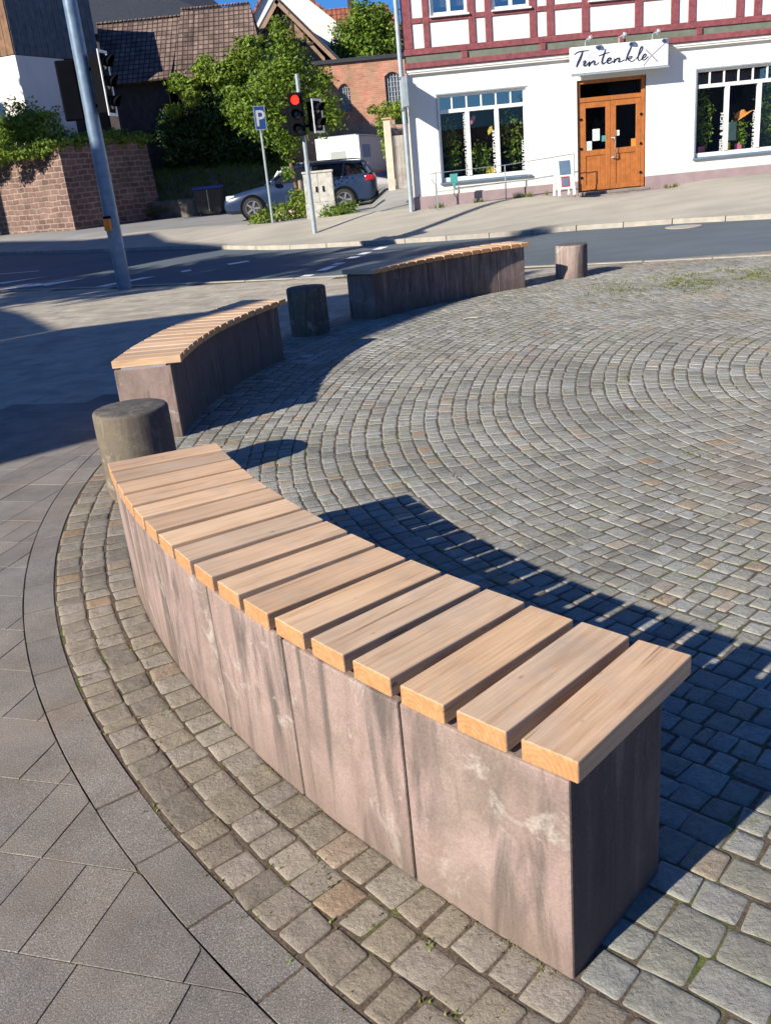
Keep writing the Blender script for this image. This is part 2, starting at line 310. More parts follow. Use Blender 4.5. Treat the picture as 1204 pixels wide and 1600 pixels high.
M['swall']=m_brick('red_block_masonry',(.14,.088,.075),(.23,.145,.12),(.31,.235,.20),.46,.20,.032,.16,'x+y',.45,.06,.35)
M['rtile']=m_brick('brown_roof_tiles',(.145,.10,.085),(.23,.165,.135),(.045,.033,.028),.22,.20,.022,.03,'xz',.0,.05,.45)
M['rtiler']=m_brick('red_roof_tiles',(.34,.11,.07),(.42,.16,.10),(.13,.05,.04),.26,.36,.03,0,'xz',.0,.05)
M['darkroof']=simple('slate_roof',(.03,.034,.045),.6,0,.3,9,.01); M['dwood']=simple('dark_boards',(.05,.042,.04),.9,0,.4,5); M['bwood']=simple('brown_boards',(.30,.20,.13),.9,0,.35,3)
M['gatew']=simple('weathered_gate',(.30,.28,.26),.9,0,.3,4); M['post']=simple('concrete_post',(.52,.46,.38),.85,0,.2,5)
M['carb']=simple('car_paint_blue',(.018,.036,.085),.3,.1,.05); M['carw']=simple('car_paint_white',(.7,.7,.68),.3,0,.03); M['tyre']=simple('tyre',(.018,.018,.018),.8); M['rim']=simple('rim',(.5,.5,.52),.3,.8); M['tail']=simple('tail_red',(.35,.01,.02),.25); M['head']=simple('headlamp_clear',(.8,.82,.85),.1,.3)
M['silver']=simple('camper_silver',(.34,.37,.36),.45,.1,.05); M['binb']=simple('bin_black',(.015,.016,.02),.5); M['bluelid']=simple('bin_lid_blue',(.01,.04,.25),.5)
M['lowst']=simple('mossy_stone',(.12,.11,.09),.95,0,.5,4,.02)

# ---------------------------------------------------------------- leaves
def leaves(name,blobs,n,size,mat,parent=None,flat=.35,shell=.55,seed=0):
    g=np.random.default_rng(seed+11); B=np.array([b[:3] for b in blobs],float); Rr=np.array([b[3:] if len(b)==6 else (b[3],)*3 for b in blobs],float)
    wgt=(Rr.prod(1))**(2/3); idx=g.choice(len(B),n,p=wgt/wgt.sum())
    d=g.normal(size=(n,3)); d/=np.linalg.norm(d,axis=1)[:,None]
    rad=shell+(1-shell)*g.random(n)**.7; lump=1+.28*np.sin(d[:,0]*5+idx)*np.cos(d[:,1]*6-idx*2)+.2*np.sin(d[:,2]*9+idx*3)
    P=B[idx]+d*Rr[idx]*(rad*lump)[:,None]
    a=g.normal(size=(n,3)); a/=np.linalg.norm(a,axis=1)[:,None]; nn=d+g.normal(size=(n,3))*.7; nn/=np.linalg.norm(nn,axis=1)[:,None]
    t1=np.cross(nn,a); t1/=np.linalg.norm(t1,axis=1)[:,None]; t2=np.cross(nn,t1); s=size*(.6+.8*g.random(n))[:,None]
    V=np.stack([P-t1*s*.9,P-t2*s*.45+nn*s*.12,P+t1*s*.9,P+t2*s*.45+nn*s*.12],1).reshape(-1,3)
    me=bpy.data.meshes.new(name); me.vertices.add(4*n); me.vertices.foreach_set('co',V.ravel()); me.loops.add(4*n); me.loops.foreach_set('vertex_index',np.arange(4*n))
    me.polygons.add(n); me.polygons.foreach_set('loop_start',np.arange(0,4*n,4)); me.polygons.foreach_set('loop_total',np.full(n,4)); me.update(); me.validate()
    me.materials.append(mat); o=bpy.data.objects.new(name,me); COL.objects.link(o)
    if parent is not None: o.parent=parent
    return o
def blades(name,pts,h,mat,seed=0):
    g=random.Random(seed); mb=MB()
    for (x,y,z) in pts:
        for k in range(g.randint(3,6)):
            a=g.random()*2*PI; l=h*(.5+g.random()); ln=g.random()*.8; wd=.004+.3*h*.08
            bx,by=x+g.gauss(0,.012),y+g.gauss(0,.012); ox,oy=math.cos(a)*ln*l,math.sin(a)*ln*l; px,py=-math.sin(a)*wd,math.cos(a)*wd
            mb.add([(bx-px,by-py,z),(bx+px,by+py,z),(bx+ox*.5+px*.7,by+oy*.5+py*.7,z+l*.6),(bx+ox*.5-px*.7,by+oy*.5-py*.7,z+l*.6),(bx+ox,by+oy,z+l*.9)],[(0,1,2,3),(3,2,4)])
    return mb.build(name,mat)

# ---------------------------------------------------------------- ground, road, pavements
def sheet(name,xs,ts,fy,zoff,mat,zf=terr):
    vs=[];nx,nt_=len(xs),len(ts)
    for x in xs:
        for t in ts:
            y=fy(x,t); vs.append((x,y,zf(x,y)+zoff))
    fs=[(i*nt_+j,(i+1)*nt_+j,(i+1)*nt_+j+1,i*nt_+j+1) for i in range(nx-1) for j in range(nt_-1)]
    mb=MB(); mb.add(vs,fs); o=mb.build(name,mat,smooth=False)
    if o.data.polygons[0].normal.z<0:
        o.data.flip_normals()
    for p in o.data.polygons: p.use_smooth=True
    return tag(o,kind='structure')
def lin(a,b,n): return [a+(b-a)*i/(n-1) for i in range(n)]
def interp(P):
    def f(x):
        if x<=P[0][0]:
            (a,b),(c,d)=P[0],P[1]; return b+(x-a)*(d-b)/(c-a)
        for (a,b),(c,d) in zip(P,P[1:]):
            if x<=c: return b+(x-a)*(d-b)/(c-a)
        (a,b),(c,d)=P[-2],P[-1]; return d+(x-c)*(d-b)/(c-a)
    return f
near=interp([(-14,21.2),(-7.4,18.6),(-4.2,16.9),(-1.8,15.75),(-.27,15.15),(1.2,14.55),(2.64,13.81),(4,13.2),(5.5,12.55),(9,11.2)])
far=interp([(-16,34.5),(-11.9,31.2),(-8.97,28.5),(-4.36,24.4),(-1.9,21.4),(1.07,19.75),(2.87,19.05),(4.4,18.7),(6.1,18.0),(7.6,17.15),(12,15)])
xs=[-900,-300,-120,-60,-30]+lin(-20,20,81)+[30,60,120,300,900]
ys=[-60,-20,-8]+lin(-4,50,109)+[60,80,120,200,400,900]
sheet('ground',xs,range(len(ys)),lambda x,i:ys[i],-.12,M['earth'],lambda x,y:terr(max(-30,min(x,30)),y))
rx=lin(-30,30,121)
sheet('road',rx,lin(0,1,24),lambda x,t:near(x)+(far(x)-near(x))*t,-.055,M['road'])
sheet('far_pavement',rx,lin(0,1,12),lambda x,t:far(x)+.12+((23.3-far(x)) if x>1.0 else 1.6+1.9*S((x+12)/10))*t,.03,M['walk'])
sheet('car_park',lin(-40,30,141),lin(0,1,60),lambda x,t:far(x)+1.0+42*t,.012,M['park'])
def kerb(name,f,z0,wd,h,x0,x1,mat):
    mb=MB(); xs_=lin(x0,x1,int((x1-x0)*1.2)+1)
    for a,b in zip(xs_,xs_[1:]):
        g=.006; A=Vector((a,f(a),0)); B=Vector((b,f(b),0)); d=(B-A).normalized(); nrm=Vector((-d.y,d.x,0)); A=A+d*g; B=B-d*g
        za=terr(A.x,A.y); zb=terr(B.x,B.y)
        p=[A,B,B+nrm*wd,A+nrm*wd]; zz=[za,zb,zb,za]
        mb.add([Vector((q.x,q.y,z+z0)) for q,z in zip(p,zz)]+[Vector((q.x,q.y,z+z0+h)) for q,z in zip(p,zz)],[(3,2,1,0),(4,5,6,7),(0,1,5,4),(1,2,6,5),(2,3,7,6),(3,0,4,7)])
    return tag(mb.build(name,mat,bevel=.008,seg=1),kind='structure')
kerb('kerb',far,-.1,.13,.137,-16,12,M['kerb']); kerb('near_kerb',lambda x:near(x)-.10,-.1,.12,.108,-14,10,M['kerb'])
# drain cover strip and painted marks
def mark(pts,z=-.0505):
    mb=MB(); mb.add([(x,y,terr(x,y)+z) for x,y in pts],[tuple(range(len(pts)))]); return mb
mk=MB()
for pts in ([(-7.6,19.3),(-6.9,19.95),(-6.75,19.75),(-5.9,20.1),(-6.5,19.2),(-6.65,19.4)],[(-9.2,20.9),(-8.3,21.35),(-8.15,21.15),(-7.2,21.6),(-8.0,20.75),(-8.1,20.95)],[(-5.2,17.9),(-4.45,18.9),(-4.15,18.85),(-4.95,17.8)],[(-13,24.6),(-8.0,23.4),(-8.0,23.3),(-13,24.5)]):
    mk.add([(x,y,terr(x,y)-.0505) for x,y in pts],[tuple(range(len(pts)))])
def dash(cx,cy,l,wd,a):
    c,s=math.cos(a),math.sin(a); pts=[(cx+c*p-s*q,cy+s*p+c*q) for p,q in ((-l,-wd),(l,-wd),(l,wd),(-l,wd))]
    mk.add([(x,y,terr(x,y)-.0505) for x,y in pts],[(0,1,2,3)])
for cx,cy,l in ((-.95,16.15,.10),(-.62,16.9,.28),(-.42,17.4,.12),(-.14,18.1,.12),(.08,18.6,.2),(.42,19.25,.22)): dash(cx,cy,l,.10,R(66))
for cx,cy,l in ((-2.55,19.5,.22),(-3.6,19.2,.1)): dash(cx,cy,l,.14,R(20))
tag(mk.build('road_marking',M['mark']),kind='structure')
mh=MB(); mh.lathe([(.33,0),(.33,.012),(.30,.014)],28); o=mh.build('manhole_cover',M['kerb'],loc=(6.05,17.35,terr(6.05,17.35)-.057)); tag(o,'round pale manhole cover in the road near the far kerb','manhole cover')

# plaza: concentric granite setts (real stones in a sand bed)
CX,CY=4.291,5.477; KY=1.24
def warp(rr,a):
    x=rr*math.cos(a); y=rr*math.sin(a)
    if y>0: y*=1+(KY-1)*S(y/2.2)
    return CX+x,CY+y
def sett_mesh(name,rows,mat,seed):
    g=random.Random(seed); V=[];Fc=[]
    for (r0,r1,pitch) in rows:
        n=max(3,int(2*PI*(r0+r1)/2/pitch)); ws=[g.uniform(.82,1.18)*(1.0 if g.random()>.09 else g.choice((.6,1.45))) for _ in range(n)]; tot=sum(ws); a=g.random()*6
        for wv in ws:
            da=2*PI*wv/tot; rm=(r0+r1)/2; gp=g.uniform(.0015,.0055); gr=g.uniform(.002,.006); ga=gp/rm
            cor=[(r0+gr+g.gauss(0,.0032),a+ga+g.gauss(0,.003)/rm),(r1-gr+g.gauss(0,.0032),a+ga+g.gauss(0,.003)/rm),(r1-gr+g.gauss(0,.0032),a+da-ga+g.gauss(0,.003)/rm),(r0+gr+g.gauss(0,.0032),a+da-ga+g.gauss(0,.003)/rm)]
            P=[Vector(warp(*c)) for c in cor]; a+=da
            dz=min(.0018,max(-.0012,g.gauss(0,.0011))); tx,ty=g.uniform(-.012,.012),g.uniform(-.012,.012); c0=sum(P,Vector((0,0)))/4
            out=[]
            for i in range(4):
                p,q,s_=P[i-1],P[i],P[(i+1)%4]; k=g.uniform(.05,.15)
                out.append(q+(p-q)*k*g.uniform(.6,1)); out.append(q+(p-q)*k*.22+(s_-q)*k*.22); out.append(q+(s_-q)*k*g.uniform(.6,1))
            base=len(V); m=len(out)
            def zz(p,h): return h+dz+(p.x-c0.x)*tx+(p.y-c0.y)*ty
            for p in out: V.append((p.x,p.y,-.03))
            for p in out: V.append((p.x,p.y,zz(p,-.0024)))
            for p in out: q=p+(c0-p)*.055; V.append((q.x,q.y,zz(q,-.0004)))
            for p in out: q=p+(c0-p)*.3; V.append((q.x,q.y,zz(q,.0003+g.gauss(0,.0007))))
            for L in range(3):
                for i in range(m):
                    j=(i+1)%m; Fc.append((base+L*m+i,base+L*m+j,base+(L+1)*m+j,base+(L+1)*m+i))
            Fc.append(tuple(base+3*m+i for i in range(m)))
    me=bpy.data.meshes.new(name); me.from_pydata(V,[],Fc); me.polygons.foreach_set('use_smooth',[True]*len(me.polygons)); me.update()
    o=bpy.data.objects.new(name,me); COL.objects.link(o); me.materials.append(mat)
    return tag(o,kind='structure')
rows=[]; rr=6.06
for hgt in (.1125,.112,.1135): rows.append((rr-hgt,rr,.096)); rr-=hgt
outer_rows=list(rows); rows=[]
while rr>.25:
    h=random.uniform(.086,.104) if rr<5.3 else random.uniform(.10,.115); rows.append((rr-h,rr,h*(.80+.14*random.random()) if rr<5.0 else h)); rr-=h
sett_mesh('plaza_setts',rows,M['sett'],3); sett_mesh('edge_setts',outer_rows,M['settb'],4)
def disk(name,rr,z,mat):
    n=160; vs=[(*warp(rr,2*PI*k/n),z) for k in range(n)]; mb=MB(); mb.add(vs,[tuple(range(n))]); return tag(mb.build(name,mat),kind='structure')
disk('joint_sand',6.064,-.0046,M['joint'])
# ring of slabs round the setts and the diagonal slabs outside it
def outline_slab(mb,pts,z=0.0,bz=.0018,bw=.0012,g=random):
    c=sum((Vector(p) for p in pts),Vector((0,0)))/len(pts); n=len(pts); vs=[]; dz=g.gauss(0,.0006)
    for p in pts: vs.append((p[0],p[1],-.03))
    for p in pts: vs.append((p[0],p[1],z-bz+dz))
    for p in pts:
        q=Vector(p); d=(c-q); q=q+d.normalized()*bw; vs.append((q.x,q.y,z+dz))
    fs=[(L*n+i,L*n+(i+1)%n,(L+1)*n+(i+1)%n,(L+1)*n+i) for L in range(2) for i in range(n)]+[tuple(2*n+i for i in range(n))]
    mb.add(vs,fs)
mb=MB(); a=0.0; G=random.Random(5)
while a<2*PI-.03:
    da=.0463 if G.random()<.8 or a>R(214) else .1; a1=a+da; pts=[warp(6.069,a+.0006+(da-.0012)*i/4) for i in range(5)]+[warp(6.192,a1-.0006-(da-.0012)*i/4) for i in range(5)]
    outline_slab(mb,pts,g=G); a=a1
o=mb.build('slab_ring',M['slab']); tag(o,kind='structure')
def slab_field(name,mat,yr):
    mb=MB(); G=random.Random(9); D=R(162.5); ex=Vector((math.cos(D),math.sin(D))); ey=Vector((-ex.y,ex.x))*-1
    if ey.y<0: ey=-ey
    off=1.236; row=-14
    while row<90:
        t0=off+row*.2825; t1=t0+.2825; sx=-14+G.choice((0,.14)); row+=1
        while sx<15:
            wd=G.choice((.14,.2825,.2825,.2825,.14)) if t0<5 else .2825; e=.0014
            q=[ex*(sx+e)+ey*(t0+e),ex*(sx+wd-e)+ey*(t0+e),ex*(sx+wd-e)+ey*(t1-e),ex*(sx+e)+ey*(t1-e)]; sx+=wd
            c=(q[0]+q[2])/2
            if not(yr[0]<=c.y<yr[1]) or c.x<-9 or c.x>11 or c.y>near(c.x)-.18-.12: continue
            def rad(p):
                dx,dy=p.x-CX,p.y-CY
                if dy>0:
                    lo=dy/KY
                    for _ in range(12): lo=dy/(1+(KY-1)*S(lo/2.2))
                    dy=lo
                return math.hypot(dx,dy),math.atan2(dy,dx)
            rs=[rad(p)[0] for p in q]
            if max(rs)<6.2: continue
            if min(rs)<6.2:
                P=[]
                for i in range(4):
                    A,B=q[i],q[(i+1)%4]
                    for k in range(10): P.append(A+(B-A)*k/10)
                P2=[]
                for p in P:
                    r_,a_=rad(p)
                    if r_<6.197: p=Vector(warp(6.197,a_))
                    if not P2 or (p-P2[-1]).length>.002: P2.append(p)
                q=P2
                if len(q)<3: continue
            outline_slab(mb,[(p.x,p.y) for p in q])
    return tag(mb.build(name,mat),kind='structure')
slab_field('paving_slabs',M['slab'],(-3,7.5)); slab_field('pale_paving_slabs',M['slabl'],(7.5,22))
bed=sheet('paving_bed',lin(-14,12,53),lin(0,1,40),lambda x,t:-4+(near(x)-.1+4)*t,-.0028,M['joint'],lambda x,y:0)

# ---------------------------------------------------------------- benches
Z_TOP=.5566; T_PL=.049
def bench(cx,cy,a0,joints,label,rot=0.0):
    """a0 = angle of the first plank; joints = angles of the joints between the stone blocks (degrees)"""
    am=R(sum((joints[0],joints[-1]))/2); base=Vector((cx+5.53*math.cos(am),cy+5.53*math.sin(am),0))
    t=thing('curved_bench',label,'bench',base,0,'curved stone benches with wooden slats round the plaza')
    Ri,Ro,H=5.346,5.727,.496
    for k,(ja,jb) in enumerate(zip(joints,joints[1:])):
        e=.0035/5.5; A,B=R(min(ja,jb))+e,R(max(ja,jb))-e; n=5; mb=MB(); pts=[]
        for i in range(n): a=A+(B-A)*i/(n-1); pts.append((cx+Ro*math.cos(a)-base.x,cy+Ro*math.sin(a)-base.y))
        for i in range(n): a=B+(A-B)*i/(n-1); pts.append((cx+Ri*math.cos(a)-base.x,cy+Ri*math.sin(a)-base.y))
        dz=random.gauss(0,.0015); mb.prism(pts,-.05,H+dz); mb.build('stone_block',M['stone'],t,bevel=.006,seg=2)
    mb=MB(); N_=24; ra=[];A,B=R(min(joints))+.02,R(max(joints))-.02     # steel rails under the slats
    for rr_ in (5.45,5.66):
        pts=[(cx+rr_*math.cos(A+(B-A)*i/N_)-base.x,cy+rr_*math.sin(A+(B-A)*i/N_)-base.y,.502) for i in range(N_+1)]
        for p,q in zip(pts,pts[1:]):
            d=Vector((q[0]-p[0],q[1]-p[1],0)).normalized(); nn=Vector((-d.y,d.x,0))*.02; P,Q=Vector(p),Vector(q); zz=Vector((0,0,.0055))
            mb.hull([P-nn-zz,P+nn-zz,P+nn+zz,P-nn+zz],[Q-nn-zz,Q+nn-zz,Q+nn+zz,Q-nn+zz])
    for a in (A-.014,B+.014):
        c=Vector((cx+5.53*math.cos(a)-base.x,cy+5.53*math.sin(a)-base.y,.502)); mb.box(-.15,.15,-.022,.022,-.005,.005,Matrix.Translation(c)@Matrix.Rotation(a,4,'Z'))
    mb.build('steel_rail',M['bright'],t)
    L=.4627; W=.126
    for k in range(17):
        a=a0+.0280066*k; rm=5.7364-L/2+random.gauss(0,.0012)
        mb=MB(); mb.box(-L/2,L/2,-W/2,W/2,-T_PL,0)
        o=mb.build('wooden_slat',M['wood'],t,bevel=.0035,seg=2)
        o.location=(cx+rm*math.cos(a)-base.x,cy+rm*math.sin(a)-base.y,Z_TOP+random.gauss(0,.0008)); o.rotation_euler=(random.gauss(0,.003),0,a+random.gauss(0,.0015))
    return t
bench(CX,CY,3.48478,[225.75,221.25,216.7,212.3,207.5,202.7,198.95],'sunlit curved bench in the foreground, largest and nearest of the three')
bench(4.016,6.10,R(154.3)+.006,[181.2,176.7,172.2,167.7,163.2,158.7,154.3],'curved bench half in shade, between the two darker bollards')
bench(4.14,6.75,R(112.9)+.006,[139.0,134.6,130.3,126,121.6,117.3,112.9],'farthest curved bench, beside the road, mostly in shadow')
def bollard(x,y,h,label,rad=.208,mat='stoneb'):
    prof=[(rad*.99,-.05),(rad,.0),(rad*1.005,.1),(rad,h-.03)]+[(rad-.018*(1-math.cos(k*PI/6)),h-.03+.024*math.sin(k*PI/6)) for k in (1,2,3)]+[(rad*.6,h),(rad*.2,h+.001)]
    g=MB(); n=48
    loops=[[Vector((rr_*math.cos(2*PI*k/n),rr_*math.sin(2*PI*k/n),z)) for k in range(n)] for rr_,z in prof]; g.loft(loops)
    o=g.build('stone_bollard',M[mat],smooth=True,loc=(x,y,0)); tag(o,label,'bollard','round stone bollards between the benches')
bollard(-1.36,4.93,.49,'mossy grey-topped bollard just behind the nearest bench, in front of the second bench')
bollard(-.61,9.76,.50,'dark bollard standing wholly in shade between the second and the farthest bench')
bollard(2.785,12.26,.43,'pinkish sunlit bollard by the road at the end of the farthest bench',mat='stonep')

# weeds and grass in the joints
pts=[]; G=random.Random(21)
for _ in range(1900):
    x,y=G.gauss(4.2,.85),G.gauss(10.8,.45)
    if math.sin(x*7)+math.sin(y*9)+G.random()*2>.8: pts.append((x,y,-.006))
for _ in range(190):
    x,y=G.uniform(.2,6.8),G.uniform(2.2,10.3); dx_,dy_=x-CX,y-CY; L_=math.hypot(dx_,dy_)+.01
    for _k in range(G.randint(3,14)): q=G.gauss(0,.05); pts.append((x-dy_/L_*q+G.gauss(0,.006),y+dx_/L_*q+G.gauss(0,.006),-.016))
o=blades('grass',pts,.02,M['grass'],3); tag(o,'short yellow-green grass growing in the joints of the setts','grass',kind='stuff')
pts=[]
for aa in [R(225.6-k) for k in (.3,.6,1.1,1.3,1.5,2.6,2.7,4.4,4.6,6.5,8.1,8.2,10.4,10.6,13.0,15.2,17.5,20,22)]:
    for _k in range(G.randint(4,9)):
        rr_=5.735+abs(G.gauss(0,.012)); a=aa+G.gauss(0,.004); pts.append((CX+rr_*math.cos(a),CY+rr_*math.sin(a),-.012))
for _ in range(60):
    a=R(G.uniform(200,228)); rr_=G.choice((6.064,5.957,5.855))+G.gauss(0,.004)
    for _k in range(3): pts.append((CX+rr_*math.cos(a+G.gauss(0,.003)),CY+rr_*math.sin(a+G.gauss(0,.003)),-.010))
o=blades('weeds',pts,.0125,M['grass'],5); tag(o,'tiny weeds and moss along the foot of the nearest bench','weeds',kind='stuff')

# ================================================================ shop building with timber-framed upper floor
YF=23.0
shop=thing('shop_building','white shop with maroon timber framing above a plastered ground floor and large shop windows','building',(1.45,YF,0))
def wall_xz(name,x0,x1,z0,z1,y0,y1,holes,mat,parent):
    xs_=sorted({x0,x1,*[h[0] for h in holes],*[h[1] for h in holes]}); zs_=sorted({z0,z1,*[h[2] for h in holes],*[h[3] for h in holes]}); mb=MB()
    ox,oy=(parent.location.x,parent.location.y) if parent is not None else (0,0)
    for a,b in zip(xs_,xs_[1:]):
        run=None
        for c,d in list(zip(zs_,zs_[1:]))+[(None,None)]:
            hole=c is None or any(h[0]<=(a+b)/2<=h[1] and h[2]<=(c+d)/2<=h[3] for h in holes)
            if not hole: run=[run[0],d] if run else [c,d]
            elif run:
                mb.box(a-ox,b-ox,y0-oy,y1-oy,run[0],run[1]); run=None
    return mb.build(name,mat,parent)
def bx(name,x0,x1,y0,y1,z0,z1,mat,parent=None,bevel=0):
    ox,oy=(parent.location.x,parent.location.y) if (parent is not None and parent.type=='EMPTY') else (0,0)
    mb=MB(); mb.box(x0-ox,x1-ox,y0-oy,y1-oy,z0,z1); return mb.build(name,mat,parent,bevel=bevel,seg=1)
WIN=[(2.14,4.22),(8.24,11.3)]; WZ=(1.10,3.03); DX=(5.42,7.05); DZ=(.585,3.05)
XR=15.0
wall_xz('wall',1.45,XR,.3,3.52,YF,YF+.28,[(a,b,WZ[0],WZ[1]) for a,b in WIN]+[(DX[0],DX[1],DZ[0]-.3,DZ[1])],M['plaster'],shop)
# plinth 3 cm proud, interrupted at the door
mb=MB()
for a,b in ((1.42,DX[0]-.0),(DX[1]+.0,XR)): mb.box(a-1.45,b-1.45,-.03,.1,.2,.84-.006*(a-1.4))
mb.build('plinth',M['plinth'],shop,bevel=.01,seg=1)
# left side wall and back, roof, floor inside
mb=MB(); mb.prism([(0,.281),(0.0,.285),(1.3,12),(13.5,12),(13.5,.281),(13.2,.281),(13.2,11.6),(1.55,11.6),(.3,.281)],.3,3.5); mb.build('wall',M['plaster'],shop)
mb=MB(); mb.box(.3,13.2,.29,11,.62,.66); mb.box(.32,13.2,3.0,3.1,.66,3.45); mb.box(.32,13.2,.3,3.0,3.42,3.48); mb.box(2.9,3.1,.3,3.0,.66,3.4); mb.box(6.3,6.45,.3,3,.66,3.4); mb.box(.31,.37,.3,3,.66,3.4)
mb.build('interior',M['room'],shop)
# upper floor: plaster field behind proud beams
UPW=[(2.11,2.95),(3.51,4.36),(5.70,6.71),(8.45,9.35)]
wall_xz('upper_wall',1.47,XR,3.52,7.2,YF-.08,YF+.2,[(a,b,4.66,6.0) for a,b in UPW],M['plaster'],shop)
mb=MB(); 
def bm(x0,x1,z0,z1,y0=-.115,y1=-.02): mb.box(x0-1.45,x1-1.45,y0,y1,z0,z1)
bm(1.44,XR,3.63,3.75,-.15); bm(1.44,XR,3.90,4.035,-.135)
posts=[(1.44,1.66),(1.92,2.06),(2.95,3.11),(3.33,3.48),(4.34,4.50),(4.73,4.90),(5.53,5.70),(6.74,6.92),(7.57,7.75),(7.97,8.14),(9.06,9.24),(9.47,9.64),(10.5,10.66),(11.3,11.46),(12.4,12.55)]
for a,b in posts: bm(a,b,4.037,7.1,-.112)
for (a,b),(c,d) in zip(posts,posts[1:]): bm(b+.001,c-.001,4.545,4.655,-.108)
bm(1.44,XR,7.102,7.25,-.14)
for x in (2.75,4.55,6.35,8.15,9.95,11.75): bm(x,x+.14,3.752,3.898,-.145)
mb.build('timber_frame',M['beam'],shop,bevel=.008,seg=1)
mb=MB(); mb.box(0,13.5,-.105,-.03,3.752,3.898); mb.build('infill_strip',M['green'],shop)
mb=MB(); mb.box(0,13.5,-.10,-.0,3.55,3.628); mb.build('cornice',M['plaster'],shop,bevel=.01,seg=1)
mb=MB(); mb.hull([Vector((-.4,-.6,7.25)),Vector((-.4,12.4,7.25)),Vector((-.4,6,13))],[Vector((14,-.6,7.25)),Vector((14,12.4,7.25)),Vector((14,6,13))]); mb.build('roof',M['rtiler'],shop)
for a,b in UPW:
    f=MB(); fy=.0
    for q in ((a,a+.07,4.665,6.0),(b-.07,b,4.665,6.0),(a+.07,b-.07,4.665,4.735),(a+.07,b-.07,5.93,6.0),((a+b)/2-.04,(a+b)/2+.04,4.735,5.93)): f.box(q[0]-1.45,q[1]-1.45,-.03,.05,q[2],q[3])
    fo=f.build('window',M['frame'],shop,bevel=.006,seg=1)
    g=quad(a-1.45+.05,b-1.45-.05,.0,4.7,5.96); g.build('pane',M['glasst'],fo)
    g=MB(); g.box(a-1.45-.03,b-1.45+.03,-.17,.0,4.625,4.662); g.build('sill',M['frame'],fo,bevel=.006,seg=1)
    g=MB(); 
    for i in range(24):   # net curtain in folds
        x0=a-1.45+.07+(b-a-.14)*i/24; x1=x0+(b-a-.14)/24; g.add([(x0,.10+.02*(i%2),4.85),(x1,.10+.02*((i+1)%2),4.85),(x1,.10+.02*((i+1)%2),5.9),(x0,.10+.02*(i%2),5.9)],[(0,1,2,3)])
    g.build('curtain',M['white'],fo)
    g=MB(); g.box(a-1.45-.02,b-1.45+.02,.201,.24,4.6,6.05); g.build('room_back',M['room'],fo)
# big shop windows
for wi,(a,b) in enumerate(WIN):
    z0,z1=WZ; ZT=2.63; f=MB(); y0,y1=.07,.15
    nb=3 if wi==0 else 4; n_top=6 if wi==0 else 9; t=.055
    A=a-1.45;B=b-1.45
    def q(x0,x1,c,d,yy0=y0,yy1=y1): f.box(x0,x1,yy0,yy1,c,d)
    q(A,A+t,z0+.11,z1); q(B-t,B,z0+.11,z1); q(A+t+.0005,B-t-.0005,z1-.05,z1); q(A,B,z0+.012,z0+.11); q(A+t+.0005,B-t-.0005,ZT,ZT+.085,y0-.012)
    for i in range(1,nb):
        x=A+(B-A)*i/nb; q(x-.05,x+.05,z0+.1105,ZT-.0005,y0-.02)
    for i in range(1,n_top):
        x=A+(B-A)*i/n_top; q(x-.018,x+.018,ZT+.0855,z1-.0505)
    fo=f.build('shop_window',M['frame'],shop,bevel=.006,seg=1)
    g=quad(A+.02,B-.02,.10,z0+.05,ZT+.04); g.build('pane',M['glass'],fo)
    g=quad(A+.02,B-.02,.10,ZT+.041,z1-.02); g.build('transom_pane',M['glasst'],fo)
    g=MB(); g.box(A-.05,B+.07,-.07,.068,z0-.035,z0+.01); g.build('sill',M['panel'],fo,bevel=.004,seg=1)
    g=MB(); g.box(A-.03,A-.003,-.012,.1,z0,z1); g.box(A-.03,B+.03,-.012,.1,z1+.003,z1+.03); g.build('reveal_trim',M['greyp'],fo)
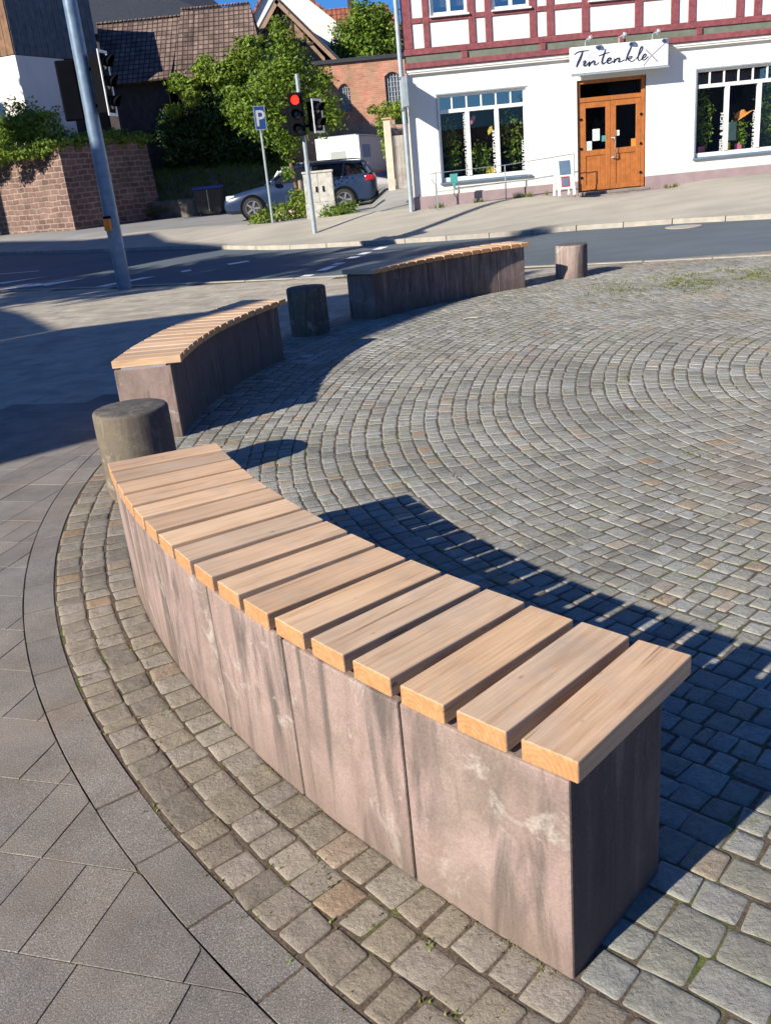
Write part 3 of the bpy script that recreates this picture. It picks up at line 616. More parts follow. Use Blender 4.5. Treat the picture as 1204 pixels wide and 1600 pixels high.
# door
dr=thing('shop_door','varnished orange-brown double door with glass upper halves and a long bright handle','door',(DX[0],YF,DZ[0])); tag(dr)
dr.parent=None
def door():
    Wd=DX[1]-DX[0]; H=DZ[1]-DZ[0]; m=MB()
    for q in ((0,.09,0,H),(Wd-.09,Wd,0,H),(.0905,Wd-.0905,H-.08,H),(.0905,Wd-.0905,1.99,2.09)): m.box(q[0],q[1],.06,.17,q[2],q[3])
    fr=m.build('door_frame',M['door'],dr,bevel=.006,seg=1)
    m=quad(.091,Wd-.091,.11,2.091,H-.081); m.build('transom_pane',M['glassd'],dr)
    m=MB(); m.box(-.02,.0,.02,.12,0,H+.02); m.box(Wd,Wd+.02,.02,.12,0,H+.02); m.box(0.001,Wd-.001,.02,.12,H+.001,H+.025); m.build('outer_trim',M['doord'],dr)
    xm=Wd/2
    for k,(x0,x1) in enumerate(((.095,xm-.004),(xm+.004,Wd-.095))):
        m=MB(); s_=.12; zb,zt=.93,1.86
        m.box(x0,x0+s_,.055,.105,.01,1.98); m.box(x1-s_,x1,.055,.105,.01,1.98); m.box(x0+s_+.0005,x1-s_-.0005,.055,.105,zt,1.98); m.box(x0+s_+.0005,x1-s_-.0005,.055,.105,.80,zb); m.box(x0+s_+.0005,x1-s_-.0005,.055,.105,.01,.14)
        lf=m.build('door_leaf',M['door'],dr,bevel=.006,seg=1)
        m=MB(); 
        n=4; ww=(x1-x0-2*s_)/n
        for i in range(n): m.box(x0+s_+i*ww+.002,x0+s_+(i+1)*ww-.002,.072,.09,.141,.799)
        m.build('lower_panel',M['door'],lf,bevel=.003,seg=1)
        m=quad(x0+s_,x1-s_,.08,zb,zt); m.build('pane',M['glassd'],lf)
        m=MB()
        for zz in (.3,.95,1.6): m.box((x0-.02 if k==0 else x1-.03),(x0+.03 if k==0 else x1+.02),.035,.0545,zz,zz+.05)
        m.build('hinge',M['black'],lf)
    m=MB(); x=xm+.065; m.tube([(x-.05,.05,.72),(x,-.0,.72),(x+.01,-.03,.76),(x+.01,-.03,1.12),(x,-.0,1.16),(x-.05,.05,1.16)],.018,8); m.build('handle',M['bright'],dr,smooth=True)
    for (x0,z0,ww,hh,mt) in ((.38,1.13,.17,.26,'paper'),(.20,.93,.16,.20,'paper'),(.60,1.10,.11,.13,'teal'),(xm+.12,1.20,.09,.12,'white'),(xm+.49,.93,.12,.17,'orange')):
        m=MB(); m.box(x0,x0+ww,.0765,.0795,z0,z0+hh); m.build('notice',M[mt],dr)
        if mt in('paper','white'):
            m=MB(); 
            for i in range(6): m.box(x0+ww*.15,x0+ww*(.85-.2*(i%2)),.0755,.0764,z0+hh*(.15+.12*i),z0+hh*(.15+.12*i)+.008)
            m.build('notice_print',M['greyp'],dr)
door()
mb=MB(); mb.box(-.03,2.0,-.45,.0,-.32,-.075); mb.box(-.0,1.66,-.24,.06,-.0748,-.006)
o=mb.build('door_step',simple('step_stone',(.22,.19,.17),.9,0,.3,6,.01),bevel=.012,seg=1,loc=(DX[0],YF-.0001-.03,DZ[0])); tag(o,'low worn stone step under the orange shop door','step')
# things seen behind the shop windows
def plant(x,y,z,h,wd,label,mat='leafy',n=330,pot='paper',seed=0):
    t=thing('potted_plant',label,'plant',(x,y,z),0,'plants in the shop windows')
    m=MB(); m.lathe([(.07,0),(.10,.16),(.105,.17),(.09,.17),(.08,.14)],16); m.build('pot',M[pot],t,smooth=True)
    m=MB(); m.tube([(0,0,.14),(.01,.01,h*.5),(0,0,h*.85)],[.012,.009,.005],6); m.build('stem',M['bark'],t)
    leaves('foliage',[(0,0,h*.75,wd,wd*.5,h*.3),(wd*.2,0,h*.45,wd*.8,wd*.4,h*.2)],int(n*1.7),.038,M[mat],t,seed=seed)
plant(2.45,23.36,.9,1.5,.25,'tall leafy plant behind the left pane of the shop window nearest the downpipe',seed=1)
plant(3.15,23.36,.9,1.0,.24,'low bushy plant behind the middle pane beside the gold card',seed=2)
plant(3.92,23.36,.9,1.7,.27,'tall pale-leaved plant behind the right pane of the left shop window',seed=3,mat='leafy')
plant(8.55,23.36,.9,1.6,.26,'thin tall plant at the left edge of the right-hand shop window',seed=4)
plant(9.45,23.4,.9,1.05,.22,'bushy plant right of the sage board under the yellow hat',seed=5)
plant(10.15,23.36,.9,1.7,.32,'large plant behind the rightmost visible pane',seed=6,mat='leafy')
mb=MB(); mb.box(1.8,15,23.3,24.2,.8,.9); o=mb.build('display_shelf',M['room']); tag(o,'dark display shelf running behind the shop windows','shelf')
def card(x,z,wd,h,mat,label,cat='card',tilt=0,y=23.33,name='display_card'):
    m=MB(); m.box(-wd/2,wd/2,-.012,.012,0,h); m.box(-wd*.3,wd*.3,.012,.06,0,.02)
    o=m.build(name,M[mat],bevel=.004,seg=1,loc=(x,y,z)); o.rotation_euler=(0,tilt,0); return tag(o,label,cat)
card(3.42,.9+.21,.09,.26,'yellow','narrow gold card standing at the foot of the middle pane')
card(3.30,1.11,.1,.24,'yellow','dull gold card left of the narrow one in the middle pane')
card(8.52,1.11,.17,.24,'pink','pink card at the bottom left of the right-hand shop window')
card(9.20,1.42,.32,.42,'sage','pale sage board behind the second pane of the right-hand window')
card(9.13,1.13,.2,.26,'yellow','yellow toy box below the sage board','box')
card(9.42,1.12,.17,.22,'pink','pink picture standing right of the yellow toy box','picture')
# yellow hat, hanging leaf shapes
mb=MB(); mb.loft([[Vector((rr_*math.cos(k*PI/8)*1.5,rr_*.5*math.sin(k*PI/8),z)) for k in range(16)] for rr_,z in ((.20,0),(.19,.012),(.11,.03),(.09,.13),(.04,.16))]); o=mb.build('sun_hat',M['orange'],smooth=True,loc=(9.5,23.4,1.92)); o.rotation_euler=(0,R(-28),0); tag(o,'orange-yellow cloth hat hanging behind the right-hand shop window','hat')
for x,z,mt,lb in ((2.98,2.45,'pink','pink paper leaf hanging at the top of the middle pane'),(3.38,2.18,'yellow','yellow paper leaf hanging lower at the right of the middle pane')):
    mb=MB(); mb.prism([(0,-.11),(.05,-.03),(.055,.05),(.02,.11),(-.03,.06),(-.045,-.03)],-.004,.004,Matrix.Rotation(R(90),4,'X')); o=mb.build('paper_leaf',M[mt],loc=(x,23.3,z)); o.rotation_euler=(0,R(20),0); tag(o,lb,'decoration')
# window lettering, running up the panes
def text(body,size,mat,loc,rot,name='lettering',parent=None,ext=.002,bold=.0,shear=0,align='LEFT'):
    c=bpy.data.curves.new(name,'FONT'); c.body=body; c.size=size; c.extrude=ext; c.offset=bold; c.shear=shear; c.align_x=align
    t=bpy.data.objects.new('tmp_text',c); COL.objects.link(t); bpy.context.view_layer.update()
    me=bpy.data.meshes.new_from_object(t.evaluated_get(bpy.context.evaluated_depsgraph_get())); bpy.data.objects.remove(t)
    me.materials.clear(); me.materials.append(mat); o=bpy.data.objects.new(name,me); COL.objects.link(o); o.location=loc; o.rotation_euler=rot
    if parent is not None: o.parent=parent; 
    return o
for x,z,bd,sz,hl in ((2.80,1.23,'GESCHENKE & SCHREIBWAREN',.1,1.36),(3.475,1.23,'SCHULBEDARF',.1,.95),(4.165,1.23,'BUCH & DEKO',.1,.66),(8.93,1.20,'SPIEL & BUCH',.12,.86),(9.71,1.20,'SCHULRANZEN',.12,.85)):
    o=text(bd,.12,M['white'],(x-1.45,.062,z),(R(90),R(-90),0),'window_lettering',shop,ext=.0015,bold=.002)
    L_=max(v.co.x for v in o.data.vertices); k=hl/L_
    for v in o.data.vertices: v.co.x*=k; v.co.y*=.85

# ---- shop sign
sg=thing('shop_sign','white hanging shop sign with dark blue script lettering above the door','sign',(5.20,22.62,3.165))
mb=MB(); mb.box(0,2.24,0,.14,0,.56); mb.build('sign_board',M['frame'],sg,bevel=.012,seg=1)
mb=MB(); mb.box(.03,2.26,-.0,.14,-.035,-.002); mb.build('sign_edge',M['greyp'],sg)
def P2(X_,Y_):
    uu=(X_-140)/910.0; return (uu*2.24,.56-(Y_-(205-100*uu))/268*.56)
def stroke(m,pts,wd,y=-.008,taper=True):
    P=[Vector(P2(*p)) for p in pts]; Q=[]
    for i in range(len(P)-1):
        p0,p1,p2,p3=P[max(i-1,0)],P[i],P[i+1],P[min(i+2,len(P)-1)]
        for k in range(6):
            t=k/6; Q.append(.5*((2*p1)+(p2-p0)*t+(2*p0-5*p1+4*p2-p3)*t*t+(3*p1-p0-3*p2+p3)*t**3))
    Q.append(P[-1]); n=len(Q); L=[];Rr=[]
    for i,p in enumerate(Q):
        d=(Q[min(i+1,n-1)]-Q[max(i-1,0)]).normalized(); nn=Vector((-d.y,d.x)); ww=wd*(.45+.55*math.sin(PI*min(1,max(0,(i+.6)/n)))) if taper else wd
        ww*=.8+.35*abs(d.y); L.append(p+nn*ww); Rr.append(p-nn*ww)
    vs=[(a.x,y,a.y) for a in L]+[(a.x,y,a.y) for a in Rr]+[(a.x,.001,a.y) for a in L]+[(a.x,.001,a.y) for a in Rr]
    fs=[(i,i+1,n+i+1,n+i) for i in range(n-1)]+[(i,i+1,2*n+i+1,2*n+i) for i in range(n-1)]+[(n+i,n+i+1,3*n+i+1,3*n+i) for i in range(n-1)]
    m.add(vs,fs)
m=MB()
for pts,wd in (([(172,275),(205,250),(255,238),(312,232)],.014),([(252,240),(232,300),(205,360),(192,397)],.024),
    ([(250,350),(272,333),(276,348),(260,370),(272,384),(296,362),(312,342)],.018),([(314,338),(312,362),(306,386),(326,356),(352,334),(362,346),(356,366),(372,372),(402,348)],.018),
    ([(466,215),(448,270),(430,340),(440,362),(466,342)],.018),([(398,285),(440,268),(500,246)],.013),
    ([(478,338),(505,325),(512,308),(495,306),(478,330),(484,354),(505,354),(532,332)],.018),([(543,308),(545,328),(538,350),(560,318),(585,305),(592,318),(584,338),(600,340),(640,320)],.018),
    ([(706,180),(690,220),(668,275),(648,335)],.018),([(662,312),(690,288),(708,290),(695,308),(672,314),(692,332),(712,336),(735,318)],.014),
    ([(738,318),(775,270),(805,215),(802,190),(788,205),(770,265),(764,310),(778,328),(800,308)],.014),([(798,312),(828,292),(840,272),(826,264),(808,290),(806,315),(826,320),(862,286)],.015)):
    stroke(m,pts,wd)
m.build('lettering',M['ink'],sg)
m=MB(); stroke(m,[(835,218),(885,268),(945,335)],.014,taper=False); m.build('lettering_cross',M['inkg'],sg)
m=MB(); stroke(m,[(1028,138),(960,208),(880,290),(818,378)],.009,-.006,taper=False); m.build('lettering_cross',M['inkg'],sg)
for (X_,Y_,rd,mt) in ((402,210,.045,'inkb'),(700,172,.055,'inkb'),(1003,132,.055,'inkb'),(312,285,.07,'inkl')):
    m=MB(); cx_,cz_=P2(X_,Y_); G=random.Random(X_); pts=[(cx_+rd*(G.uniform(.55,1.15))*math.cos(k*PI/6),cz_+rd*G.uniform(.55,1.15)*math.sin(k*PI/6)) for k in range(12)]
    m.add([(a,-.0095 if mt=='inkb' else -.003,b) for a,b in pts],[tuple(range(12))]); m.build('ink_blot',M[mt],sg)
for x in (.35,1.12,1.88):
    m=MB(); m.tube([(x,.05,.55),(x,.05,.66),(x+.03,-.02,.70),(x+.05,-.12,.68)],.016,6); m.lathe([(.03,0),(.045,.05),(.05,.11),(.02,.13)],10,Matrix.Translation((x+.05,-.16,.64))@Matrix.Rotation(R(50),4,'X')); m.build('spot_lamp',M['greyp'],sg)
m=MB(); m.box(2.2,2.26,.14,.26,.1,.4); m.box(.1,.16,.14,.26,.1,.4); m.build('bracket',M['black'],sg)

# sandwich board
sb=thing('sandwich_board','white folding pavement board with slate panel and red poster beside the door','sandwich board',(4.86,22.0,terr(4.86,22)+.03),R(8)); sb.scale=(.88,1,1)
for sgn in (-1,1):
    Mx=Matrix.Translation((0,sgn*.16,0))@Matrix.Rotation(R(sgn*-11)*-1,4,'X') if False else Matrix.Translation((0,0,.84))@Matrix.Rotation(R(sgn*12),4,'X')@Matrix.Translation((0,0,-.84))
    m=MB(); m.box(-.24,-.17,-.015,.015,0,.84,Mx); m.box(.17,.24,-.015,.015,0,.84,Mx); m.box(-.1695,.1695,-.015,.015,.76,.84,Mx); m.box(-.1695,.1695,-.015,.015,.14,.24,Mx); m.box(-.1695,.1695,-.012,.01,.24,.76,Mx)
    m.build('frame',M['white'],sb,bevel=.004,seg=1)
m=MB(); Mx=Matrix.Translation((0,0,.84))@Matrix.Rotation(R(-12),4,'X')@Matrix.Translation((0,0,-.84)); m.box(-.15,.15,-.019,-.0125,.46,.77,Mx); m.build('slate_panel',M['panel'],sb)
m=MB(); m.box(-.13,.10,-.02,-.0125,.19,.42,Mx); m.build('poster',M['red'],sb); m=MB(); m.box(-.11,.075,-.0215,-.0202,.22,.385,Mx); m.build('poster_print',M['panel'],sb)

# railing in front of the shop
rl=thing('handrail','thin green metal handrail with two posts in front of the left shop window','railing',(1.93,22.55,0))
zb=terr(2.6,22.55)+.02
m=MB(); m.tube([(0,0,zb-.05),(0,0,zb+.55),(-.09,0,zb+.68),(-.1,0,zb+.78),(-.03,0,zb+.80),(1.72,0,zb+.83),(3.3,0,zb+.93)],.010,6); m.build('rail',M['steel'],rl)
for x in (0.02,1.66,3.3):
    m=MB(); m.tube([(x,0,zb-.05),(x,0,zb+.83+(x>3)*.1)],.013,6); m.build('post',M['greyp'],rl)
m=MB(); m.tube([(.02,.0,zb+.38),(3.3,0,zb+.5)],.009,6); m.build('lower_rail',M['greyp'],rl)
m=MB(); m.box(-.09,.09,-.02,.0,0,.2); m.box(-.03,.03,-.015,.005,-.12,0); o=m.build('small_sign',M['teal'],bevel=.004,seg=1,loc=(2.37,22.50,zb+.55)); tag(o,'small square green sign mounted on the handrail','sign')
m=MB(); m.box(0,.9,0,.04,0,.30); m.box(.05,.09,.0,.04,-.08,.0)
blades_pts=[(x+random.gauss(0,.05),22.82+random.gauss(0,.05),terr(x,22.8)+.03) for x in [1.9,2.0,2.1,2.9,3.0,3.9,4.0,4.1,4.2,4.25,4.6,7.5,7.6,7.7,7.65] for _ in range(5)]
o=blades('weeds',blades_pts,.11,M['grass'],8); tag(o,'sparse weeds growing at the foot of the shop wall','weeds',kind='stuff')

# pole with a sign board seen edge-on at the corner of the shop
cp=thing('street_pole','tall grey pole at the shop corner carrying a board seen edge-on','pole',(1.34,22.86,0))
m=MB(); m.tube([(.0,0,.4),(.0,0,7.0)],.055,12); m.build('pole',M['greyp'],cp,smooth=True)
m=MB(); m.box(-.03,.10,-.56,.02,2.82,3.44); m.build('sign_board',M['greyp'],cp,bevel=.01,seg=1)
m=MB(); m.box(-.07,.07,-.07,.07,2.77,2.82); m.box(-.07,.07,-.07,.07,3.44,3.48); m.build('clamp',M['steel'],cp)

# ================================================================ traffic lights
def signal_head(name,par,loc,yaw,lit=None,visor_side=True,white=True,n=3,s=1.0):
    """head faces local -Y before yaw; returns the head object (part of par)"""
    H=.90*s if n==3 else .62*s; Wd=.30*s; Mx=Matrix.Rotation(yaw,4,'Z')
    m=MB(); m.box(-Wd/2,Wd/2,-.09,.09,0,H,Mx); o=m.build('signal_head',M['black'],par,bevel=.02,seg=2,loc=loc)
    if white:
        m=MB(); e=.045
        for q in ((-Wd/2-e,-Wd/2,-e,H+e),(Wd/2,Wd/2+e,-e,H+e),(-Wd/2+.0005,Wd/2-.0005,H,H+e),(-Wd/2+.0005,Wd/2-.0005,-e,0)): m.box(q[0],q[1],-.10,-.085,q[2],q[3],Mx)
        m.build('white_border',M['white'],o)
    for k in range(n):
        zc=H-(k+.5)*H/n; rd=.10*s
        m=MB(); m.lathe([(rd,0),(rd*.9,.012),(rd*.5,.02),(.0001,.022)],20,Mx@Matrix.Translation((0,-.09,zc))@Matrix.Rotation(R(90),4,'X')); m.build('lens',M['lamp_red'] if lit==k else M['lensd'],o)
        m=MB(); A=[];B=[];C=[];D=[]
        for i in range(15):
            a=R(-25)+R(230)*i/14; c_,s_=math.cos(a),math.sin(a)
            for Lst,rr_,yy in ((A,rd*1.12,-.085),(B,rd*1.12,-.085-.20*s*(.55+.45*max(0,s_))),(C,rd*1.05,-.085),(D,rd*1.05,-.085-.20*s*(.55+.45*max(0,s_)))): Lst.append(Mx@Vector((rr_*c_,yy,zc+rr_*s_)))
        nn=15; m.add(A+B+C+D,[(i,i+1,nn+i+1,nn+i) for i in range(14)]+[(2*nn+i,2*nn+i+1,3*nn+i+1,3*nn+i) for i in range(14)]+[(nn+i,nn+i+1,3*nn+i+1,3*nn+i) for i in range(14)]); m.build('visor',M['black'],o)
    return o
tp=thing('traffic_light_mast','thick blue-grey signal mast on the near pavement with an amber push button','traffic light',(-4.225,16.5,0))
m=MB(); m.tube([(0,0,-.05),(0,0,2),(0,0,6.2)],[.125,.12,.105],24); m.build('mast',M['bluep'],tp,smooth=True)
signal_head('a',tp,(-.28,-.02,2.78),R(197),white=False)
signal_head('b',tp,(.27,.0,2.84),R(82))
m=MB(); m.box(-.25,-.1,-.03,.03,2.95,3.0); m.box(-.25,-.1,-.03,.03,3.45,3.5); m.box(.1,.28,-.03,.03,2.95,3.0); m.box(.1,.28,-.03,.03,3.5,3.55); m.build('bracket',M['black'],tp)
m=MB(); m.box(-.06,.06,-.19,-.115,1.0,1.2,Matrix.Rotation(R(-18),4,'Z')); m.build('push_button',M['amber'],tp,bevel=.015)
m=MB(); m.box(-.065,.065,-.15,-.112,1.2005,1.24,Matrix.Rotation(R(-18),4,'Z')); m.build('button_cap',M['black'],tp)
y2=22.5; k2=y2/21.3; ts=thing('traffic_light','grey pedestrian-crossing signal post with red lamp lit, left of the electrical cabinet','traffic light',(-1.03,y2,0))
m=MB(); m.tube([(0,0,.1),(0,0,1.9)],.055,14); m.tube([(0,0,1.88),(0,0,3.72)],.045,14); m.build('post',M['greyp'],ts,smooth=True)
signal_head('c',ts,(-.08,-.17,2.43),R(-6),lit=0,white=False)
signal_head('d',ts,(.30,.0,2.50),R(58),n=2,s=1.02)
signal_head('e',ts,(-.24,.12,2.5),R(262),n=2,s=.95,white=False)
m=MB(); m.box(-.03,.24,-.03,.03,2.6,2.66); m.box(-.25,.0,-.02,.08,2.6,2.66); m.box(-.05,.05,-.12,-.04,2.5,3.2); m.build('bracket',M['black'],ts)

pk=thing('parking_sign','blue parking sign with white letter P on a thin grey pole','sign',(-2.27,25.6,0),R(28))
m=MB(); m.tube([(-.0,0,.2),(0,.0,3.3)],.03,10); m.build('pole',M['greyp'],pk,smooth=True)
m=MB(); m.box(-.16,.16,-.06,-.045,2.78,3.36); m.build('sign_face',M['blue'],pk,bevel=.002,seg=1)
m=MB(); 
for q in ((-.152,.152,2.787,2.796),(-.152,.152,3.344,3.353),(-.152,-.143,2.796,3.344),(.143,.152,2.796,3.344)): m.box(q[0],q[1],-.0625,-.0605,q[2],q[3])
m.build('border',M['white'],pk)
text('P',.54,M['white'],(0,-.0625,2.88),(R(90),0,0),'letter',pk,ext=.001,bold=.006,align='CENTER')

# electrical cabinet
cb=thing('electrical_cabinet','pale weathered double-door electrical cabinet behind the signal post','cabinet',(-.90,25.0,terr(-.9,25)-.02),R(-2))
m=MB(); m.box(-.385,.385,-.16,.16,0,.40); m.build('base',M['cab'],cb,bevel=.01,seg=1)
m=MB(); m.box(-.375,-.003,-.155,.155,.402,1.12); m.box(.003,.375,-.155,.155,.402,1.12); m.build('door',M['cab'],cb,bevel=.008,seg=1)
m=MB(); m.box(-.40,.40,-.18,.18,1.121,1.18); m.build('cap',M['cab'],cb,bevel=.015,seg=1)
for x in (-.06,.12):
    m=MB(); m.box(x-.02,x+.02,-.18,-.156,.66,.80); m.build('handle',M['black'],cb,bevel=.004,seg=1)

# young tree with stake
def tree(x,y,z,trunk,blobs,n,size,mat,label,grp=None,seed=0,rad=.06,stake=False):
    t=thing('tree',label,'tree',(x,y,z),0,grp)
    m=MB(); m.tube(trunk,[rad*(1-.55*i/(len(trunk)-1)) for i in range(len(trunk))],9)
    top=Vector(trunk[-1]); mid=Vector(trunk[len(trunk)//2+0]); G=random.Random(seed)
    for b in blobs[:14]:
        s0=mid.lerp(top,G.random()); e=s0.lerp(Vector(b[:3]),.75); m.tube([s0,s0.lerp(e,.5)+Vector((0,0,-.05)),e],[rad*.3,rad*.2,rad*.08],6)
    m.build('trunk',M['bark'],t,smooth=True); leaves('crown',blobs,n,size,M[mat],t,seed=seed,shell=.35)
    if stake: m=MB(); m.tube([(.12,-.05,-.2),(.12,-.05,1.05)],.055,8); m.build('stake',simple('stake_wood',(.30,.22,.14),.9),t)
    return t
k=27.0
tree(-1.66,27.9,terr(-1.66,27.9)-.05,[(0,0,0),(.0,0,.8),(-.08,0,1.5),(-.1,0,2.3),(.05,0,3.4),(.1,0,4.6)],
 [(.1,0,4.75,.42),(.25,0,4.2,.6),(-.15,0,3.9,.65),(.45,.1,3.5,.6),(-.5,0,3.3,.75),(-1.1,0,3.1,.6),(-1.4,0,3.35,.42),(.05,.1,5.0,.35),(-.9,0,2.7,.55),(-.35,-.1,2.5,.6),(.3,.1,2.7,.7),(1.05,.1,3.6,.42),(1.0,0,2.9,.6),(1.3,0,2.55,.34),(.85,.1,2.5,.36),(-1.3,0,3.0,.5),(-.1,0,2.0,.4),(-.2,-.1,1.25,.22)],14000,.055,'leaf','young maple with a staked trunk, left of the traffic light',seed=4,stake=True)
bw=thing('shrub_bed','low flowering bush with pink blooms at the foot of the parking sign','bush',(-1.95,26.2,terr(-1.95,26.2)))
leaves('foliage',[(-.55,0,.12,.35,.3,.25),(-.1,0,.22,.4,.3,.34),(.35,0,.33,.35,.3,.42),(.5,.1,.4,.3,.3,.42),(-.85,.0,.05,.2,.2,.16)],2600,.045,M['leafy'],bw,seed=9)
leaves('flowers',[(-.3,-.2,.25,.25,.1,.2),(.1,-.3,.2,.3,.1,.2)],14,.05,M['petal'],bw,seed=3)
b2=thing('shrub_bed','small green bush in front of the electrical cabinet','bush',(-.62,24.6,terr(-.6,24.6)))
leaves('foliage',[(0,0,.08,.35,.2,.2),(.42,.1,.1,.28,.2,.28)],1300,.04,M['leaf'],b2,seed=12)

# ================================================================ cars
def make_car(label,paint,loc,rz):
    t=thing('parked_car',label,'car',loc,rz,'cars parked behind the bushes')
    def lp(stations,closedtop):
        loops=[]
        for (x,zb,zm,zt,w1,w2) in stations:
            half=[(0,zb),(w1*.80,zb),(w1*.97,zb+.10),(w1,zm-.12),(w1*.995,zm),(w1*.95,zm+(zt-zm)*.55),(w2,zt-.015),(w2*.5,zt),(0,zt+.006)]
            loops.append([Vector((x,-a,b)) for a,b in half]+[Vector((x,a,b)) for a,b in half[-2:0:-1]])
        return loops
    st=[(-2.33,.34,.50,.58,.60,.45),(-2.28,.22,.52,.66,.76,.62),(-2.1,.19,.60,.74,.86,.72),(-1.7,.18,.66,.82,.89,.76),(-1.1,.18,.72,.92,.90,.78),(-.85,.18,.76,.95,.90,.80),(0,.18,.82,.96,.905,.84),(1.0,.18,.86,.99,.905,.84),(1.7,.19,.88,1.02,.90,.82),(2.1,.22,.90,1.03,.87,.78),(2.28,.28,.86,1.00,.80,.70),(2.34,.40,.80,.90,.72,.62)]
    m=MB(); m.loft(lp(st,1)); m.build('body',M[paint],t,smooth=True)
    # greenhouse
    def gh(x,z0,z1,w0,w1): return [Vector((x,-w0,z0)),Vector((x,-w1,z1-.05)),Vector((x,-w1*.8,z1)),Vector((x,w1*.8,z1)),Vector((x,w1,z1-.05)),Vector((x,w0,z0))]
    m=MB(); m.loft([gh(-.98,.93,.96,.78,.74),gh(-.55,.94,1.20,.80,.68),(gh(-.15,.95,1.38,.82,.64)),gh(.5,.96,1.43,.82,.63),gh(1.3,.98,1.41,.82,.62),gh(1.9,1.0,1.34,.80,.60),gh(2.2,1.0,1.08,.76,.62)]); m.build('window_glass',M['glassd'] if False else M['black_glass'],t,smooth=True)
    def rf(x,z,w): return [Vector((x,-w,z-.075)),Vector((x,-w*1.0,z-.02)),Vector((x,-w*.75,z+.012)),Vector((x,w*.75,z+.012)),Vector((x,w,z-.02)),Vector((x,w,z-.075))]
    m=MB(); m.loft([rf(-.30,1.34,.66),rf(.0,1.42,.66),rf(.5,1.445,.655),rf(1.3,1.43,.645),rf(1.95,1.38,.62),rf(2.12,1.33,.60)]); m.build('roof',M[paint],t,smooth=True)
    m=MB()
    for s_ in (-1,1):
        m.tube([(-.98,s_*.79,.93),(-.55,s_*.70,1.19),(-.25,s_*.66,1.36)],.035,6); m.tube([(.42,s_*.825,.93),(.46,s_*.655,1.38)],.03,6); m.tube([(1.35,s_*.825,.95),(1.42,s_*.64,1.36)],.035,6); m.tube([(2.2,s_*.77,1.0),(1.98,s_*.62,1.35)],.06,6)
    m.build('pillar',M[paint],t,smooth=True)
    m=MB(); 
    for s_ in (-1,1): m=MB(); m.tube([(0,s_*.58,1.455),(.1,s_*.58,1.485),(1.8,s_*.56,1.455),(1.9,s_*.56,1.42)],.016,6); m.build('roof_rail',M['bright'],t)
    for s_ in (-1,1):
        m=MB(); m.box(-.78,-.62,s_*.90,s_*1.05,.93,1.05); m.build('mirror',M[paint],t,bevel=.03)
        m=MB(); m.box(-2.22,-1.93,min(s_*.60,s_*.83),max(s_*.60,s_*.83),.58,.735); m.build('headlight',M['head'],t,bevel=.04)
        m=MB(); m.box(2.02,2.31,min(s_*.55,s_*.885),max(s_*.55,s_*.885),.80,.96); m.build('tail_light',M['tail'],t,bevel=.04)
        for x in (-1.42,1.36):
            Mx=Matrix.Translation((x,s_*.83,.32))@Matrix.Rotation(R(90)*-s_,4,'X')
            m=MB(); m.lathe([(.385,-.06),(.385,.078),(.30,.079),(.30,-.06)],30,Matrix.Translation((x,s_*.83,.335))@Matrix.Rotation(R(90)*-s_,4,'X')); m.build('wheel_arch',M['black'],t)
            m=MB(); m.lathe([(.20,-.09),(.30,-.09),(.318,-.06),(.318,.07),(.295,.095),(.225,.098),(.22,.06)],30,Mx); wl=m.build('tyre',M['tyre'],t,smooth=True)
            m=MB(); m.lathe([(.225,.05),(.225,.09),(.205,.092),(.20,.055),(.05,.05),(.0001,.05)],24,Mx)
            for q in range(5):
                a=q*2*PI/5; Mq=Mx@Matrix.Rotation(a,4,'Z'); m.box(.0,.21,-.028,.028,.05,.085,Mq)
            m.build('rim',M['rim'],wl)
    m=MB(); m.box(2.335,2.35,-.26,.26,.62,.74); m.build('number_plate',M['white'],t)
    m=MB(); m.box(2.24,2.36,-.74,.74,.30,.48); m.build('bumper',M['black'],t,bevel=.04)
    return t
M['black_glass']=simple('car_glass',(.012,.016,.022),.06,0,.05)
yc=29.6
make_car('dark blue-grey estate car parked side-on behind the bushes and cabinet','carb',(-1.62,yc,terr(-1.62,yc)-.0),R(-3))
make_car('small white car mostly hidden behind the blue-grey estate car','carw',(-.72,34.1,terr(-1.2,32)-.05),R(140))

# camper
cm=thing('camper_van','white and silver camper with orange and blue stripe parked before the brick building','camper',(.40,39.5,terr(0,39.5)-.1),R(-14))
m=MB(); m.box(-1.85,-.0,0,.02,.45,2.45); m.build('rear_wall',M['white'],cm,bevel=.06)
m=MB(); m.box(-1.84,-.0,.021,5.2,.45,2.42); m.build('body',M['silver'],cm,bevel=.05)
m=MB(); m.box(-1.75,-.1,.1,5.0,2.42,2.5); m.build('roof',M['silver'],cm,bevel=.03)
m=MB(); m.box(.0,.012,.5,1.9,1.6,2.1); m.build('window',M['panel'],cm,bevel=.004,seg=1)
m=MB(); m.box(.0,.01,.1,5.0,.98,1.07); m.build('orange_stripe',M['orange'],cm); m=MB(); m.box(.0,.01,.1,5.0,.75,.975); m.build('blue_stripe',M['blue'],cm)
m=MB(); m.box(-.35,-.02,-.02,-.001,.6,.8); m.box(-1.8,-1.5,-.02,-.001,.6,.8); m.build('tail_light',M['tail'],cm)
m=MB(); m.box(-1.25,-.6,-.012,-.001,1.2,1.9); m.build('rear_window',M['silver'],cm,bevel=.004,seg=1)
for yy in (1.0,4.0):
    for xx in (-1.8,-.25):
        m=MB(); m.lathe([(.1,-.1),(.33,-.1),(.33,.1),(.1,.1)],20,Matrix.Translation((xx+.1,yy,.33))@Matrix.Rotation(R(90),4,'Y')); m.build('wheel',M['tyre'],cm)

